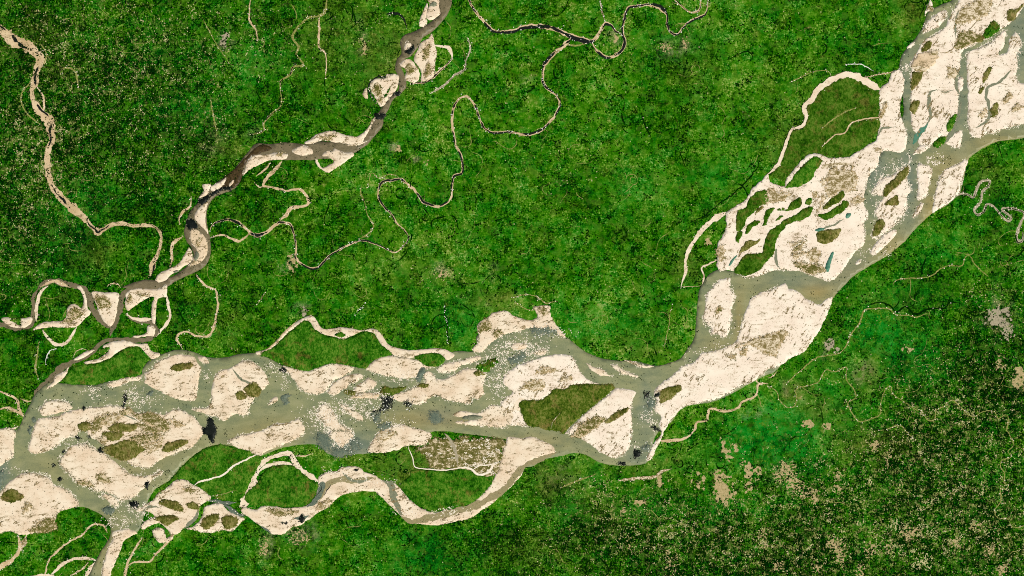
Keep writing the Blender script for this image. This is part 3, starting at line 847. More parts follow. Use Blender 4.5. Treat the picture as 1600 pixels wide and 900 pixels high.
bar("slim sand sliver in mid channel of the main bend", T('22', "615,480 660,485 710,520 790,545 780,558 730,547 670,522"))
bar("sand ribbon hugging the wooded bank of the main bend", T('22', "700,455 760,460 820,480 880,490 830,500 760,475"))
bar("small shoal beside a black cloud shadow", T('22', "130,405 160,385 200,380 220,400 190,420 140,415"), ragged=1.5, crumbs=1.0)
bar("scattered shoal where the bay opens to the river", T('22', "0,350 60,340 100,350 90,370 40,385 0,380"), ragged=1.8, crumbs=1.2)
bar("boxy speckled sandbar where the braids reunite", T('22', "1210,100 1215,40 1250,0 1300,-50 1360,-60 1365,10 1390,50 1385,100 1370,140 1370,200 1345,300 1310,300 1280,285 1245,290 1240,250 1200,200 1200,150"), 'sand_e', [('m', T('22', "1270,145 1300,120 1325,120 1300,150 1275,160"))], ragged=1.3, crumbs=.8)
bar("huge pale crescent sandbar along the south bank of the bend", np.concatenate([
    T('22', "1600,20 1560,25 1500,60 1475,100 1440,200 1420,280 1390,340 1330,370 1280,390 1190,410 1140,460 1060,490 1010,540 940,590 890,640 900,700 890,760 930,800 920,860 935,890"),
    T('23', "930,20 900,50 870,100 845,160 855,182 885,140 910,90 930,50"), T('22', "960,880 990,830 1040,770 1080,740 1180,720 1290,690 1360,650 1430,610 1510,580 1600,510"),
    T('32', "60,490 150,435 220,400 270,340 330,250 380,140 405,60 370,70 320,105 280,90 230,60 180,20 130,0 110,-30 40,0 0,20")]), 'sand_e',
    [('g', T('22', "930,720 920,670 960,620 1050,605 1060,630 1020,670 960,710")), ('s', T('22', "1410,370 1480,330 1600,290 1680,260 1720,280 1680,350 1640,430 1600,410 1540,380 1470,365")), ('s', T('22', "1350,440 1380,420 1410,425 1370,450")),
     ('s', T('22', "1420,400 1450,380 1470,400 1430,420"))], ragged=1.1)
# east braid
bar("sprawling braid plain sand ringed with green islets west of the main channel", T('31', "-260,425 -180,375 -130,335 -100,280 -40,230 0,190 20,240 100,265 115,220 165,155 220,95 270,60 320,62 380,85 500,80 540,60 620,10 680,-40 690,-200 695,-330 750,-390 770,-440 800,-460 830,-460 850,-400 840,-300 825,-260 830,-180 850,-110 870,-50 850,40 790,50 750,40 700,60 690,130 640,180 610,260 600,370 630,440 600,500 605,620 540,680 500,740 470,790 400,850 330,840 260,820 190,795 100,785 40,790 0,800 -60,825 -130,830 -190,805 -240,790 -310,785 -315,700 -310,620 -270,540 -260,470"), 'sand_e',
    [('s', Q(1060, 270, 7.28, "1010,200 1120,195 1230,205 1255,250 1200,310 1100,335 1000,355 980,280")), ('s', Q(1220, 230, 7.28, "560,260 640,235 760,255 850,310 868,420 840,470 760,505 700,480 600,550 540,560 505,520 490,440 530,330")),
     ('s', Q(1220, 230, 7.28, "450,370 510,345 500,430 460,425")), ('s', Q(1220, 230, 7.28, "780,600 900,550 945,560 930,640 820,650")), ('s', Q(1220, 230, 7.28, "395,770 430,640 500,555 485,640 430,740")), ('s', Q(1220, 230, 7.28, "360,500 405,500 412,575 368,590")),
     ('m', Q(1220, 330, 7.28, "140,590 210,575 290,600 380,595 470,625 492,660 440,700 360,728 280,690 200,645 150,640")), ('s', Q(1220, 330, 7.28, "285,490 360,425 445,470 430,520 360,575 300,525")), ('s', Q(1220, 330, 7.28, "130,510 170,480 270,475 250,515 150,548")),
     ('s', Q(1220, 330, 7.28, "95,340 200,335 250,325 130,400")), ('m', Q(1220, 330, 7.28, "120,445 180,390 262,345 262,385 200,435 130,465")), ('t', Q(1220, 330, 7.28, "500,660 520,580 570,470 610,465 580,550 555,670 530,690")), ('t', Q(1220, 330, 7.28, "385,218 440,193 505,200 430,238")),
     ('t', Q(1220, 330, 7.28, "735,75 750,30 800,22 780,78")), ('t', Q(1060, 350, 7.28, "573,475 600,410 655,355 664,366 622,420 588,478")), ('s', Q(1060, 350, 7.28, "440,300 490,230 530,260 500,380 450,400")), ('s', Q(1220, 230, 7.28, "1050,20 1120,0 1150,20 1090,50")), ('g', Q(1060, 270, 7.28, "880,480 900,400 960,370 965,390 910,440")),
     ('s', T('30', "700,720 715,650 735,660 725,720")), ('s', Q(1220, 230, 7.28, "800,200 850,195 850,220 800,222"))],
    chan=[('greych', PW('31', "245,475,3 150,495,4 100,540,4 70,600,4 50,680,4 55,750,4 80,780,4")), ('scrub', PW('31', "310,190,4 350,145,4 430,125,4 540,125,4")), ('greych', PW('31', "220,270,4 270,245,5 300,200,4")),
          ('crumb', QW(1220, 230, 7.28, "705,350,1.5 690,430,2 640,490,2.5 560,560,2.5 470,680,3")), ('crumb', QW(1220, 230, 7.28, "835,380,2 800,480,3 720,570,3 620,650,3.5 480,745,3")), ('crumb', QW(1220, 230, 7.28, "525,280,1.5 535,360,2 515,440,2")), ('greych', PW('30', "690,850,4 710,800,4 760,795,3 800,790,2")), ('greych', PW('31', "300,540,2 400,510,3 470,470,4"))], ragged=1.2)
bar("green spined sandbar between the twin blue grey channels", T('31', "720,330 650,310 655,280 700,220 760,200 800,170 860,140 880,170 870,220 890,290 870,330 865,400 850,440 820,480 780,520 720,560 690,590 650,580 650,550 680,520 690,470 670,420 700,370 720,340"), 'sand_e',
    [('g', T('31', "720,330 730,270 780,220 840,160 870,135 880,160 860,210 800,270 760,310")), ('g', T('31', "730,375 770,340 810,325 820,350 810,380 750,380")), ('g', T('31', "650,580 660,520 680,480 710,470 730,485 720,520 700,560 660,580"))], ragged=1.5, crumbs=.9)
bar("oblong sandbar below the green spined bar", T('31', "640,665 690,600 730,560 800,535 800,570 760,610 700,670 660,690 635,680"), 'sand_e')
bar("upright dagger shaped white sandbar", T('31', "935,135 970,130 1025,155 1010,240 990,320 940,355 930,350 935,280"), 'sand_e')
bar("little pointed sandbar just under the dagger shaped bar", T('31', "900,460 915,420 940,380 960,370 965,390 940,440"), 'sand_e')
bar("half moon sandbar on the outer bank facing the dagger shaped bar", T('31', "1030,430 1030,390 1045,300 1060,240 1090,180 1140,140 1200,120 1245,100 1230,170 1205,250 1195,300 1150,350 1110,380 1060,410"), 'sand_e', ragged=1.2)
bar("speck of sand at the mouth of the main braid channel", T('31', "548,752 560,720 582,718 572,748"), 'sand_e')
bar("wedge sandbar walled by the upper braid channel and a creek", T('30', "960,200 990,140 1040,95 1080,70 1115,65 1110,120 1060,170 1000,200"), 'sand_e', ragged=1.2)
bar("vast braided sandbar with scattered olive patches and a teal creek", T('30', "895,440 890,390 930,320 980,250 1040,220 1080,190 1110,170 1125,120 1165,60 1190,10 1240,-40 1680,-40 1600,40 1560,100 1530,130 1490,165 1440,190 1380,240 1270,290 1210,330 1200,430 1175,470 1170,530 1190,590 1190,650 1180,740 1170,800 1120,850 1080,850 1040,890 1000,910 940,900 930,840 900,800 890,720 890,600 900,540 890,480"), 'sand_e',
    [('g', T('30', "960,320 980,270 1010,260 1025,270 1010,310 975,330")), ('g', T('30', "895,560 900,460 930,445 970,450 950,510 920,550")), ('g', T('30', "890,690 890,650 920,625 945,635 940,670 915,710")), ('v', T('30', "1115,810 1130,760 1150,720 1175,715 1165,770 1140,820")),
     ('v', T('30', "1345,230 1360,180 1400,135 1420,130 1450,170 1420,205 1370,240")), ('g', T('30', "1490,120 1500,70 1560,50 1600,20 1560,80 1530,130")), ('m', T('30', "1170,260 1200,210 1250,190 1290,210 1340,225 1310,255 1240,290 1180,308")), ('s', T('30', "1175,150 1205,70 1260,15 1380,-25 1410,20 1385,80 1310,120 1240,150")), ('d', T('30', "895,400 950,330 1030,315 1065,350 1010,420 940,440")),
     ('s', T('30', "1120,470 1130,425 1170,440 1170,480")), ('v', T('30', "1030,900 1070,862 1112,850 1100,890 1050,925")), ('s', T('30', "900,420 950,380 990,410 950,450")), ('g', T('30', "1290,260 1320,228 1350,235 1330,262")), ('s', T('30', "990,370 1020,330 1060,330 1030,370"))],
    chan=[('greych', PW('30', "1060,560,3 1015,580,4 1005,640,5 1015,720,5 990,780,6")), ('teal', PW('30', "1000,770,5 960,820,7 925,870,8 905,900,7")), ('greych', PW('30', "1170,240,2 1175,130,3 1190,60,3")), ('greych', PW('30', "1170,470,3 1178,540,4 1200,590,4 1215,610,4")), ('greych', PW('30', "1205,640,5 1188,740,5 1150,820,6 1105,895,6")), ('stain', PW('30', "1070,225,1.5 1045,270,1.5 1030,300,1")), ('greych', PW('30', "1060,560,1.5 1110,575,1.5 1165,560,2")), ('stain', PW('30', "1140,250,1 1155,300,1.5 1110,330,1.5 1060,320,1")),
     ('stain', PW('30', "1250,200,1 1290,150,1.5 1330,120,1")), ('stain', PW('30', "905,730,1 940,760,1.5 940,790,1"))], ragged=1.2)
bar("eastern braid sandbar with dark slivers beyond the straight channel", T('30', "1250,330 1310,300 1380,270 1440,220 1480,190 1485,220 1470,290 1440,340 1490,330 1500,300 1510,240 1550,200 1580,270 1550,340 1560,400 1550,480 1580,520 1680,530 1680,765 1600,775 1500,800 1400,830 1320,860 1280,860 1260,820 1245,760 1250,600 1245,450 1240,400"), 'sand_e',
    [('g', T('30', "1335,520 1350,450 1390,415 1390,440 1365,500")), ('g', T('30', "1310,580 1340,540 1350,550 1330,585")), ('g', T('30', "1395,730 1395,660 1430,640 1440,700 1415,730")), ('s', T('30', "1330,740 1335,690 1360,680 1360,730")), ('s', T('30', "1470,620 1500,580 1520,600 1490,640")), ('s', T('30', "1520,680 1570,640 1600,660 1560,690"))],
    chan=[('stain', PW('30', "1330,820,1 1370,770,1.5 1420,760,1")), ('black', PW('30', "1335,530,1 1360,450,1.5 1410,410,2")), ('black', PW('30', "1435,750,1.5 1460,715,1.5")), ('greych', PW('30', "1520,440,3 1450,510,4 1380,540,4 1360,590,5 1385,680,4 1375,750,4 1300,800,3"))], ragged=1.4, crumbs=.8)
bar("small sand lens inside the fork of the straight channel", T('30', "1190,490 1220,485 1218,555 1190,570"), 'sand_e')
bar("sand flat above the crossing of two braid channels", T('30', "1110,880 1160,832 1210,820 1205,890 1185,930 1120,905"), 'sand_e', ragged=1.3)
bar("thin sand arrow just below the vast braided bar", T('30', "905,968 930,930 965,902 1015,912 980,945"), 'sand_e')
bar("sliver of sand pinned to the bank beside the braid's first bend", T('30', "980,100 1008,0 1012,-20 1030,60 1000,75"), 'sand_e', [('m', T('30', "998,55 1008,25 1016,55"))], crumbs=.2)
bar("small bank shoal under the braid's first bend", T('30', "868,300 900,262 908,275 885,305"), 'sand_e')
# tributary bars
GT = "sandbars in the tributary"
def tb(label, pts, mat='sand', patches=(), **k):
    k.setdefault('crumbs', .3); k.setdefault('amp', .7); k.setdefault('ragged', .8)
    return bar(label, pts, mat, patches, group=GT, z0=.112, **k)
tb("round pale sandbar by the tributary's top end", T('10', "1080,-20 1140,-20 1145,60 1150,90 1100,125 1070,120 1060,80 1080,40"), 'sand', [('w', T('10', "1090,35 1105,8 1130,20 1125,38"))])
tb("small sand knob below the round tributary bar", T('10', "1020,150 1030,110 1050,60 1070,20 1075,60 1062,110 1068,135 1060,160 1030,168"))
tb("tiny sand islet next to a black pool in the tributary", T('10', "925,290 950,262 970,280 960,300 935,320"))
tb("ring shaped sandbar with a grey centre", T('10', "900,400 940,365 980,380 1000,410 1020,440 1020,490 990,520 960,510 930,490 940,440 910,420"), 'sand', [('m', T('10', "930,420 960,400 980,440 960,460 940,450"))])
tb("tall sandbar mottled with grey green scrub on the tributary's east bank", T('10', "990,350 1010,310 1040,260 1080,240 1100,210 1115,270 1130,330 1120,380 1115,440 1100,490 1050,510 1030,500 1030,440 990,380"), 'sand', [('m', T('10', "1040,340 1060,280 1085,290 1085,340 1055,370")), ('m', T('10', "1055,440 1075,400 1095,420 1090,460 1062,475"))])
tb("horseshoe sandbar around a green hollow", T('10', "715,520 750,490 810,490 820,465 885,470 890,520 880,555 830,620 785,670 760,640 740,600 720,570"), 'sand', [('m', T('10', "732,535 770,530 792,570 775,605 745,580")), ('m', T('10', "760,620 790,600 790,640 770,650")), ('v', T('10', "800,600 820,570 842,542 832,575 808,612"))])
tb("narrow sand comma west of the horseshoe bar", T('10', "665,590 690,550 700,600 692,622"), 'sand_d')
tb("long curved sandbar inside the tributary's elbow", np.concatenate([T('10', "300,895 340,870 380,840 440,820 510,825 590,850 640,850 700,800 730,745 750,730 720,790 680,860 640,905 500,890"), T('10', "450,880 400,880 340,902")]), 'sand', [('m', T('10', "400,862 450,840 500,855 450,872"))])
tb("pale sand bank at the tributary's west elbow", T('11', "-80,200 -70,150 -40,90 0,70 60,65 120,55 180,60 200,75 170,95 100,100 60,110 20,130 -50,165"), 'sand', [('m', T('11', "120,70 150,58 172,70 140,80"))])
tb("kite shaped sandbar in mid tributary", T('11', "225,45 270,15 310,10 350,35 350,60 290,70 260,65"))
tb("sand hook wrapped around a green knoll", T('11', "410,70 440,45 480,45 490,25 530,45 600,55 610,70 560,110 500,150 450,180 410,160 380,130 370,95 385,100 402,138 430,145 478,118 482,100 445,78"))
tb("sand crumb strip on the tributary's shoulder", T('11', "570,5 620,-8 690,-12 650,4 600,10"))
tb("oval sandbar within dark brown water", T('01', "1318,292 1320,262 1380,230 1412,215 1392,262 1350,288"))
tb("sand shelf above the black pool", T('01', "1245,335 1275,295 1262,258 1315,253 1308,292 1288,322"))
tb("pair of white sand flecks in dark brown water", T('01', "1428,262 1440,235 1462,224 1450,252"))
tb("smooth sandbar below the black pool", T('01', "1225,480 1215,440 1240,400 1280,370 1302,358 1290,420 1285,490 1302,560 1270,530 1245,500"))
tb("brown hearted sandbar at the stream junction", T('01', "1190,600 1190,550 1200,525 1250,550 1290,600 1300,650 1290,700 1250,740 1200,760 1180,770 1220,690 1230,660 1210,630"), 'sand_d', [('s', T('01', "1230,620 1245,590 1262,610 1250,640")), ('w', T('01', "1215,720 1228,670 1245,690 1230,730"))])
tb("long pale point bar at the tributary's lower bend", T('01', "970,850 1010,800 1100,760 1150,700 1180,650 1200,680 1200,730 1150,770 1080,810 1020,860"), 'sand', [('w', T('01', "1080,800 1110,790 1120,798 1085,808"))])
tb("triangular sandbar wedged between two tributary arms", T('02', "575,25 650,28 740,35 735,110 720,200 695,240 660,220 620,160 600,100 585,60"), 'sand', [('m', T('02', "600,60 640,45 680,70 690,110 640,130 610,110"))])
tb("sand collar curling round a green teardrop field", T('02', "800,20 860,5 960,5 1000,0 1040,-20 1042,50 1000,60 980,80 972,200 962,222 945,190 950,110 960,55 900,75 850,110 800,140 780,110 785,60"), 'sand', [('m', T('02', "790,80 810,40 830,60 810,95")), ('m', T('02', "860,45 900,38 930,42 890,55"))])
tb("short sand hook at the lower tributary's tight bend", T('02', "920,240 950,232 970,260 960,300 900,302 860,312 830,302 890,290 915,275"))
tb("winged sandbar below the lower tributary", T('02', "640,372 680,345 740,330 800,330 860,350 920,350 940,390 1000,410 990,432 950,445 920,420 890,385 860,365 800,370 740,400 680,440 640,460 590,472 530,472 530,458 590,450 640,425 680,390"), 'sand', [('v', T('02', "605,400 660,370 682,375 650,410 615,412"))])
tb("slim sand blade on the lower tributary's north side", T('02', "460,450 500,420 540,395 592,390 560,412 510,442"))
tb("slanting sand blade near the tributary's mouth", T('02', "335,585 350,545 400,520 430,495 420,530 390,570 350,602 290,635 310,605"))
tb("sand saddle in the westernmost bend of the tributary", T('02', "10,190 60,185 90,215 130,238 130,192 150,190 200,185 196,220 160,245 100,250 40,225"), 'sand', [('v', T('02', "65,200 120,195 125,222 100,218"))])
tb("winding sand flat south of the tributary loop", Q(0, 400, 4.85, "250,558 310,510 400,495 490,488 502,455 510,395 560,360 620,392 632,320 605,262 585,228 612,230 650,290 664,395 692,425 640,480 580,535 500,542 420,540 330,547"), 'sand', [('m', Q(0, 400, 4.85, "520,430 560,392 608,412 570,452 528,468")), ('m', Q(0, 400, 4.85, "470,500 560,450 640,420 600,470 530,505"))])
tb("little sand lens on the crown of the tributary loop", Q(0, 400, 4.85, "395,183 440,186 512,226 470,226 425,208"), crumbs=.1)
# side channel in the south
sc_pts = np.concatenate([T('13', "390,300 400,275 440,255 500,245 530,225 580,212 640,220 690,255 740,270 780,295 830,310 880,330 930,390 980,440 1040,480 1100,500 1180,490 1260,475 1330,455 1390,410 1450,350 1490,280 1520,200 1550,100 1570,40"),
                         T('23', "0,35 60,40 120,30 200,60 260,90 265,130 200,150 120,180 80,220 60,270 0,340"),
                         T('13', "1590,345 1540,385 1480,445 1400,495 1330,542 1240,558 1180,577 1110,582 1030,577 950,557 890,512 840,462 800,420 750,375 700,370 620,375 550,390 500,420 450,470 400,500 350,535 310,560 280,580 220,600 170,640 100,640 60,600 20,580 -40,540 -90,500 -80,470 0,485 50,460 120,465 200,475 280,470 330,450 370,400 390,350")])
bar("long winding sand bed of the southern side channel", sc_pts, 'sand', [('m', T('13', "60,490 120,480 200,490 260,500 200,520 100,515")), ('s', T('13', "390,440 430,420 470,430 430,470 390,480"))], group="dry side channels", crumbs=.3, ragged=.9, amp=.9,
    chan=[('oliv_w', PW('13', "400,420,6 450,330,8 530,295,8 600,310,7 690,290,7 750,285,5")), ('greych', PW('13', "790,300,6 840,330,8 860,400,10 880,450,10 910,520,8")), ('oliv_w', PW('13', "910,530,8 980,560,6 1080,540,10 1200,505,9 1350,468,9 1480,405,10 1560,350,8 1620,310,7")), ('slate', PW('13', "390,330,7 420,320,8 400,380,9 370,430,9 320,470,7")),
          ('black', PW('13', "470,330,2 440,370,2.5 425,400,1.5")), ('black', PW('13', "460,405,2 430,440,2.5 390,460,1.5")), ('black', PW('13', "400,280,2 430,265,2")), ('black', PW('13', "395,330,1.5 410,350,2 380,400,2")), ('oliv_w', PW('13', "1530,390,6 1640,250,8 1680,210,7 1800,160,6 1880,130,5")), ('slate', PW('13', "30,590,4 80,620,4 100,640,3")), ('slate', PW('13', "240,540,6 290,540,9 330,520,6")), ('greych', PW('13', "540,250,4 580,290,4 640,310,5 700,300,4"))])
bar("sandy side channel looping round the green island north of the river", T('12', "0,400 60,385 120,340 180,270 250,215 300,185 340,170 370,185 400,240 440,258 520,245 600,252 660,265 720,252 770,270 800,315 830,355 880,375 960,388 1060,382 1150,376 1210,395 1240,420 1200,450 1180,440 1150,410 1060,410 1000,430 940,440 860,420 820,390 780,350 750,300 720,275 660,272 600,300 550,320 490,305 430,290 370,260 340,215 310,205 260,240 200,280 150,330 100,375 50,410 10,420"), 'sand',
    [('v', T('12', "495,295 510,278 550,280 560,300 530,310"))], group="dry side channels", crumbs=.12, ragged=.5, amp=.6, chan=[('bed', PW('12', "250,215,2 180,275,2 120,345,2 60,390,2"))])

# ------------------------------------------------------------------ wooded and grassy islands
GI = "vegetated islands between the channels"
ni = 0
ISL = [
 ("large olive brown island shaped like an axe head in mid river", 'meadow2', T('22', "40,720 110,700 180,700 230,665 270,628 330,632 370,608 460,600 560,605 620,600 645,625 590,670 520,730 450,790 380,850 330,905 300,900 230,890 160,870 95,860 70,800")),
 ("broad green island enclosed by the sandy side channel north of the river", 'meadow', T('12', "30,415 120,360 200,285 280,215 330,205 370,262 430,292 540,320 600,305 670,275 730,285 780,350 850,415 780,430 720,455 690,500 640,500 580,485 500,472 430,480 370,505 300,520 220,495 170,480 100,440")),
 ("small oval green island at the sandy side channel's outlet", 'meadow', T('12', "990,430 1060,410 1120,405 1170,425 1180,450 1140,490 1080,490 1030,465")),
 ("small green islet below the sand filled bay", 'meadow', T('12', "1370,495 1430,455 1500,440 1510,465 1470,510 1430,528")),
 ("reddish olive islet joined to the scalloped bar", 'meadow2', T('12', "770,640 800,610 850,625 940,615 900,650 840,672 780,662")),
 ("little olive clump in the upper river", 'olive', T('12', "550,650 590,635 630,645 600,670 560,665")),
 ("round green island ringed by sand in the south", 'meadow', T('13', "10,320 60,240 120,212 200,208 260,228 300,262 350,302 385,328 375,380 340,440 290,463 200,468 100,460 40,456 -40,450 -70,400")),
 ("green island filling the big bend of the southern side channel", 'meadow', T('13', "900,330 960,280 990,238 1180,242 1280,228 1330,238 1390,268 1480,275 1470,320 1420,380 1350,440 1260,470 1180,480 1100,495 1040,465 980,425 930,375")),
 ("brown scrub flat between the river and the southern side channel", 'scrub_g', T('13', "1000,110 1060,80 1100,40 1180,30 1250,40 1350,40 1500,50 1560,60 1540,140 1510,230 1450,265 1380,255 1330,225 1180,232 1090,215 1060,150")),
 ("wooded spit on the south bank west of the round island", 'meadow', T('03', "1000,385 1060,305 1130,225 1220,142 1310,92 1390,80 1460,95 1540,115 1600,140 1640,160 1600,240 1560,320 1520,400 1490,425 1400,425 1320,400 1290,375 1250,345 1210,325 1150,292 1090,300 1040,340")),
 ("wide olive green delta island under the arching sand ribbon", 'meadow3', np.concatenate([T('30', "150,812 215,795 246,728 238,664 290,612 330,562 390,518 450,488 510,476 570,496 630,540 690,578 696,740 690,810"), T('31', "600,22 540,52 500,76 385,78 325,55 270,52 215,88 155,155 105,225 60,215 10,195 35,170 72,125 98,55"), T('30', "120,890 135,850")])),
 ("leaf shaped green island at the braid plain's north rim", 'meadow', T('31', "110,270 160,200 220,130 270,90 300,80 340,100 320,140 290,180 280,215 240,245 190,265 140,272")),
 ("hooked olive island in the braid plain's west tip", 'meadow3', Q(1060, 270, 7.28, "905,205 1000,195 1030,240 1010,340 930,372 890,420 830,480 780,530 750,610 722,650 680,662 655,630 655,500 680,430 760,390 790,320 840,260")),
 ("short olive sliver under the hooked island's tail", 'meadow3', Q(1060, 350, 7.28, "667,102 728,78 720,130 692,190 656,250 650,180")),
 ("slim green islet near the braid plain's centre", 'meadow3', Q(1060, 270, 7.28, "1120,425 1160,395 1230,400 1300,320 1370,280 1405,300 1400,380 1330,412 1250,432 1180,438")),
 ("tiny green islet by a sandy fork in the braid plain", 'meadow', Q(1220, 230, 7.28, "270,640 300,590 350,572 355,630 310,655")),
 ("ragged green strip between two sand lanes of the braid plain", 'meadow3', Q(1060, 270, 7.28, "1000,430 1060,393 1100,400 1060,450 1030,510 1000,590 950,605 960,560 970,490")),
 ("small green wedge at the foot of the ragged strip", 'meadow3', Q(1060, 270, 7.28, "760,640 800,580 870,540 922,545 900,590 840,630 790,690 760,692")),
 ("narrow olive islet in the braid plain's west lanes", 'olive', Q(1060, 350, 7.28, "698,325 740,230 800,180 870,190 932,163 932,192 860,240 780,290")),
 ("minute green islet amid white sand lanes", 'meadow3', Q(1060, 270, 7.28, "1100,548 1150,483 1187,490 1130,542")),
 ("long curved green island along the braid plain's grey creek", 'meadow3', np.concatenate([Q(1060, 350, 7.28, "640,545 690,430 780,340 940,330 960,280 1000,140 1060,60 1140,10"), Q(1060, 270, 7.28, "1200,530 1330,470 1400,420"), T('31', "225,400 275,388 270,440 235,468"), Q(1060, 270, 7.28, "1350,552 1232,592 1200,640"), Q(1060, 350, 7.28, "1190,60 1132,130 1110,230 1090,340 1040,400 980,460 920,530 820,575 720,585")])),
 ("feathered green islet with sand veins in the braid plain", 'meadow2', Q(1220, 230, 7.28, "480,692 560,592 660,512 710,490 720,550 680,610 600,652 500,712")),
 ("boat shaped green islet under the feathered islet", 'meadow3', np.concatenate([Q(1220, 230, 7.28, "440,765 560,722 680,642 700,602 770,610 772,660 725,705"), Q(1220, 330, 7.28, "700,12 620,50 540,90 480,92 420,52")])),
 ("flat topped olive islet beside a teal pool", 'olive', Q(1220, 330, 7.28, "405,250 440,222 540,207 680,197 682,240 620,320 520,370 430,352 405,300")),
 ("green wooded triangle below the winged tributary bar", 'meadow', T('02', "540,480 600,475 680,445 740,405 800,372 860,372 900,420 945,450 920,460 890,510 870,545 760,565 660,588 600,603 500,606 430,600 395,570 425,530 450,490 490,485")),
]
for lb, mt, pts in ISL:
    ni += 1
    lp = outline(pts, 4.5 if mt.startswith('scrub') else 1.2, 5000 + ni * 7)
    o = sheet("river_island", lp, M[mt], .19 + .0008 * ni, .05, 5, spacing=4.5, skirt=.12, seed=600 + ni)
    tag(o, lb, "island", GI)
    c, d, ins = rim_cells(lp, 5)
    nz = .55 * rng.random(len(c)) + .45 * fbm(c[:, 0] / 2.4, c[:, 1] / 2.4, ni, 2)
    specks("shore_scrub", c[(~ins) & (-d + (9 if mt == 'scrub_g' else 4.5) * (nz - .5) > 0)], 1.0, .192, M[mt], o, .15)
    if mt == 'scrub_g':
        lo, hi = lp.min(0), lp.max(0)
        q = np.round(lo + rng.random((9000, 2)) * (hi - lo))
        dn = fbm(q[:, 0] / 7, q[:, 1] / 4, 44, 3) + (q[:, 0] - 740) / 900
        q = np.unique(q[inside(q, lp) & (rng.random(len(q)) < np.clip((dn - .60) * 5, 0, 1))], axis=0)
        specks("sand_speckles", q, 1.05, .262, M['crumb'], o, .15)
        ribbon("side_channel", PW('13', "1180,10,5 1230,70,5 1250,130,5 1260,210,4"), M['town'], .27, .002, o, seed=71)
        ribbon("side_channel", PW('13', "1350,240,2 1400,210,2 1450,205,2 1520,185,2"), M['crumb'], .268, .002, o, seed=73)
    if 'large olive' in lb:
        ribbon("creek", PW('22', "300,780,1 260,830,1 245,880,1"), M['scrub'], .26, .002, o, seed=72)
bg_ = ribbon("stream_bed", PW('13', "950,90,1.3 980,160,1.4 990,215,1.6 1050,230,1.6 1180,238,2 1280,222,2 1340,230,3 1390,265,3 1450,255,3 1480,210,3 1520,190,3"), M['crumb'], .275, .003, seed=70)[0]
tag(bg_, "thin pale creek along the brown scrub flat's lower rim", kind='structure')

# ------------------------------------------------------------------ streams: a sandy bed, dark water in it, grains along it
ns = 0


def stream(label, pw, bed='bed', core=None, gaps=.0, cw=.4, crumb=.5, amp=.6, z=None, pebble='crumb', scale=1.0):
    pw = pw * np.array([1, 1, scale])
    global ns
    ns += 1
    zz = (.02 if z is None else z) + ns * .0007
    o, c, wd = ribbon("stream_bed", pw, M[bed], zz, .004, amp=amp, seed=7000 + ns * 3)
    tag(o, label, kind='structure')
    if core:
        ribbon("stream_water", pw, M[core], zz + .006, .002, o, amp=amp, seed=7000 + ns * 3, gaps=gaps, wscale=cw, shift=.3)
    k = int(len(c) * crumb)
    if k:
        j = rng.integers(0, len(c), k)
        q = c[j] + rng.normal(0, 1, (k, 2)) * (wd[j] * .45 + .5)[:, None]
        specks("bank_grains", q, .95, zz + .012, M[pebble], o)
    return o


stream("wide sandy stream bed winding down the west side", np.concatenate([
    PW('00', "-40,130,12 0,180,14 50,225,19 120,262,15 190,300,14 230,340,16 250,385,13 228,450,9 212,520,8 200,580,6 215,640,8 245,690,11 290,740,16 318,800,12 325,870,10"),
    PW('01', "302,30,8 294,100,8 305,190,9 325,260,8 370,320,10 420,370,12 470,410,12 520,460,8 570,510,7 610,547,8 650,530,5 700,505,6 750,495,6 830,510,5 900,510,5 960,515,5 1000,555,5 1005,620,5 985,690,6 960,740,8 945,790,8 938,825,6")]), 'bed', 'black', .50, .35, 1.2, pebble='scrub_g')
stream("thin sandy loop on the west stream's outer side", PW('00', "205,495,2 150,560,2 130,620,2 150,680,2 190,730,2.5 250,775,3"), 'thread', crumb=.2)
stream("sandy arm enclosing a green strip of the west stream", PW('00', "228,540,3 268,600,3 276,660,4 268,700,4"), 'bed', crumb=.4)
stream("curved sandy thread beside the west stream's bend", PW('00', "250,275,2 290,330,2 280,390,2 255,430,2"), 'thread', crumb=.2)
stream("reddish brown creek winding down to the tributary", np.concatenate([PW('10', "445,-20,3 440,30,4 430,70,4 400,100,4 330,110,2.5 280,150,2.5 240,200,3 230,240,3 265,290,3 255,340,2.5 290,390,2.5 290,410,4 230,420,3 215,470,3 160,500,3 150,540,2.5 160,650,2 110,700,2.5 50,770,2.5 45,820,2"), PW('01', "1560,-60,2")]), 'thread', 'black', .5, .5, .4)
stream("tan creek branching south from the reddish creek", PW('10', "395,105,3 395,200,3 390,290,2.5 425,320,2 440,380,1.5 433,490,1"), 'bed', crumb=.3)
D = dict(bed='bed', core='black', pebble='chalk')
stream("dark meandering river from the north edge", np.concatenate([PW('10', "1320,-30,4 1350,40,5 1400,105,5 1450,160,5 1500,195,6 1600,195,6.5"), PW('20', "80,165,7 180,165,8 280,185,7 350,218,9 410,238,11 460,258,9 500,260,6 530,235,5 555,190,5 580,150,6 620,160,4 650,195,4 692,218,5")]), gaps=.22, cw=.8, crumb=.35, scale=.8, **D)
stream("dark oxbow loops in the upper forest", PW('20', "500,262,5 530,320,5 590,358,6 640,350,6 688,310,5 702,260,5 695,200,5 700,120,5 722,55,5 780,35,5 860,30,6 930,50,7 965,90,5 970,160,4 992,202,4 1035,215,4 1070,170,4 1120,130,4 1200,95,4 1222,50,3 1222,-20,3"), gaps=.26, cw=.75, crumb=.35, scale=.8, **D)
stream("dark creek hooking down from the north edge", PW('20', "1000,-15,3 1060,40,3 1110,75,3 1160,72,4 1178,30,3 1170,-20,3"), gaps=.4, cw=.6, crumb=.5, scale=.8, **D)
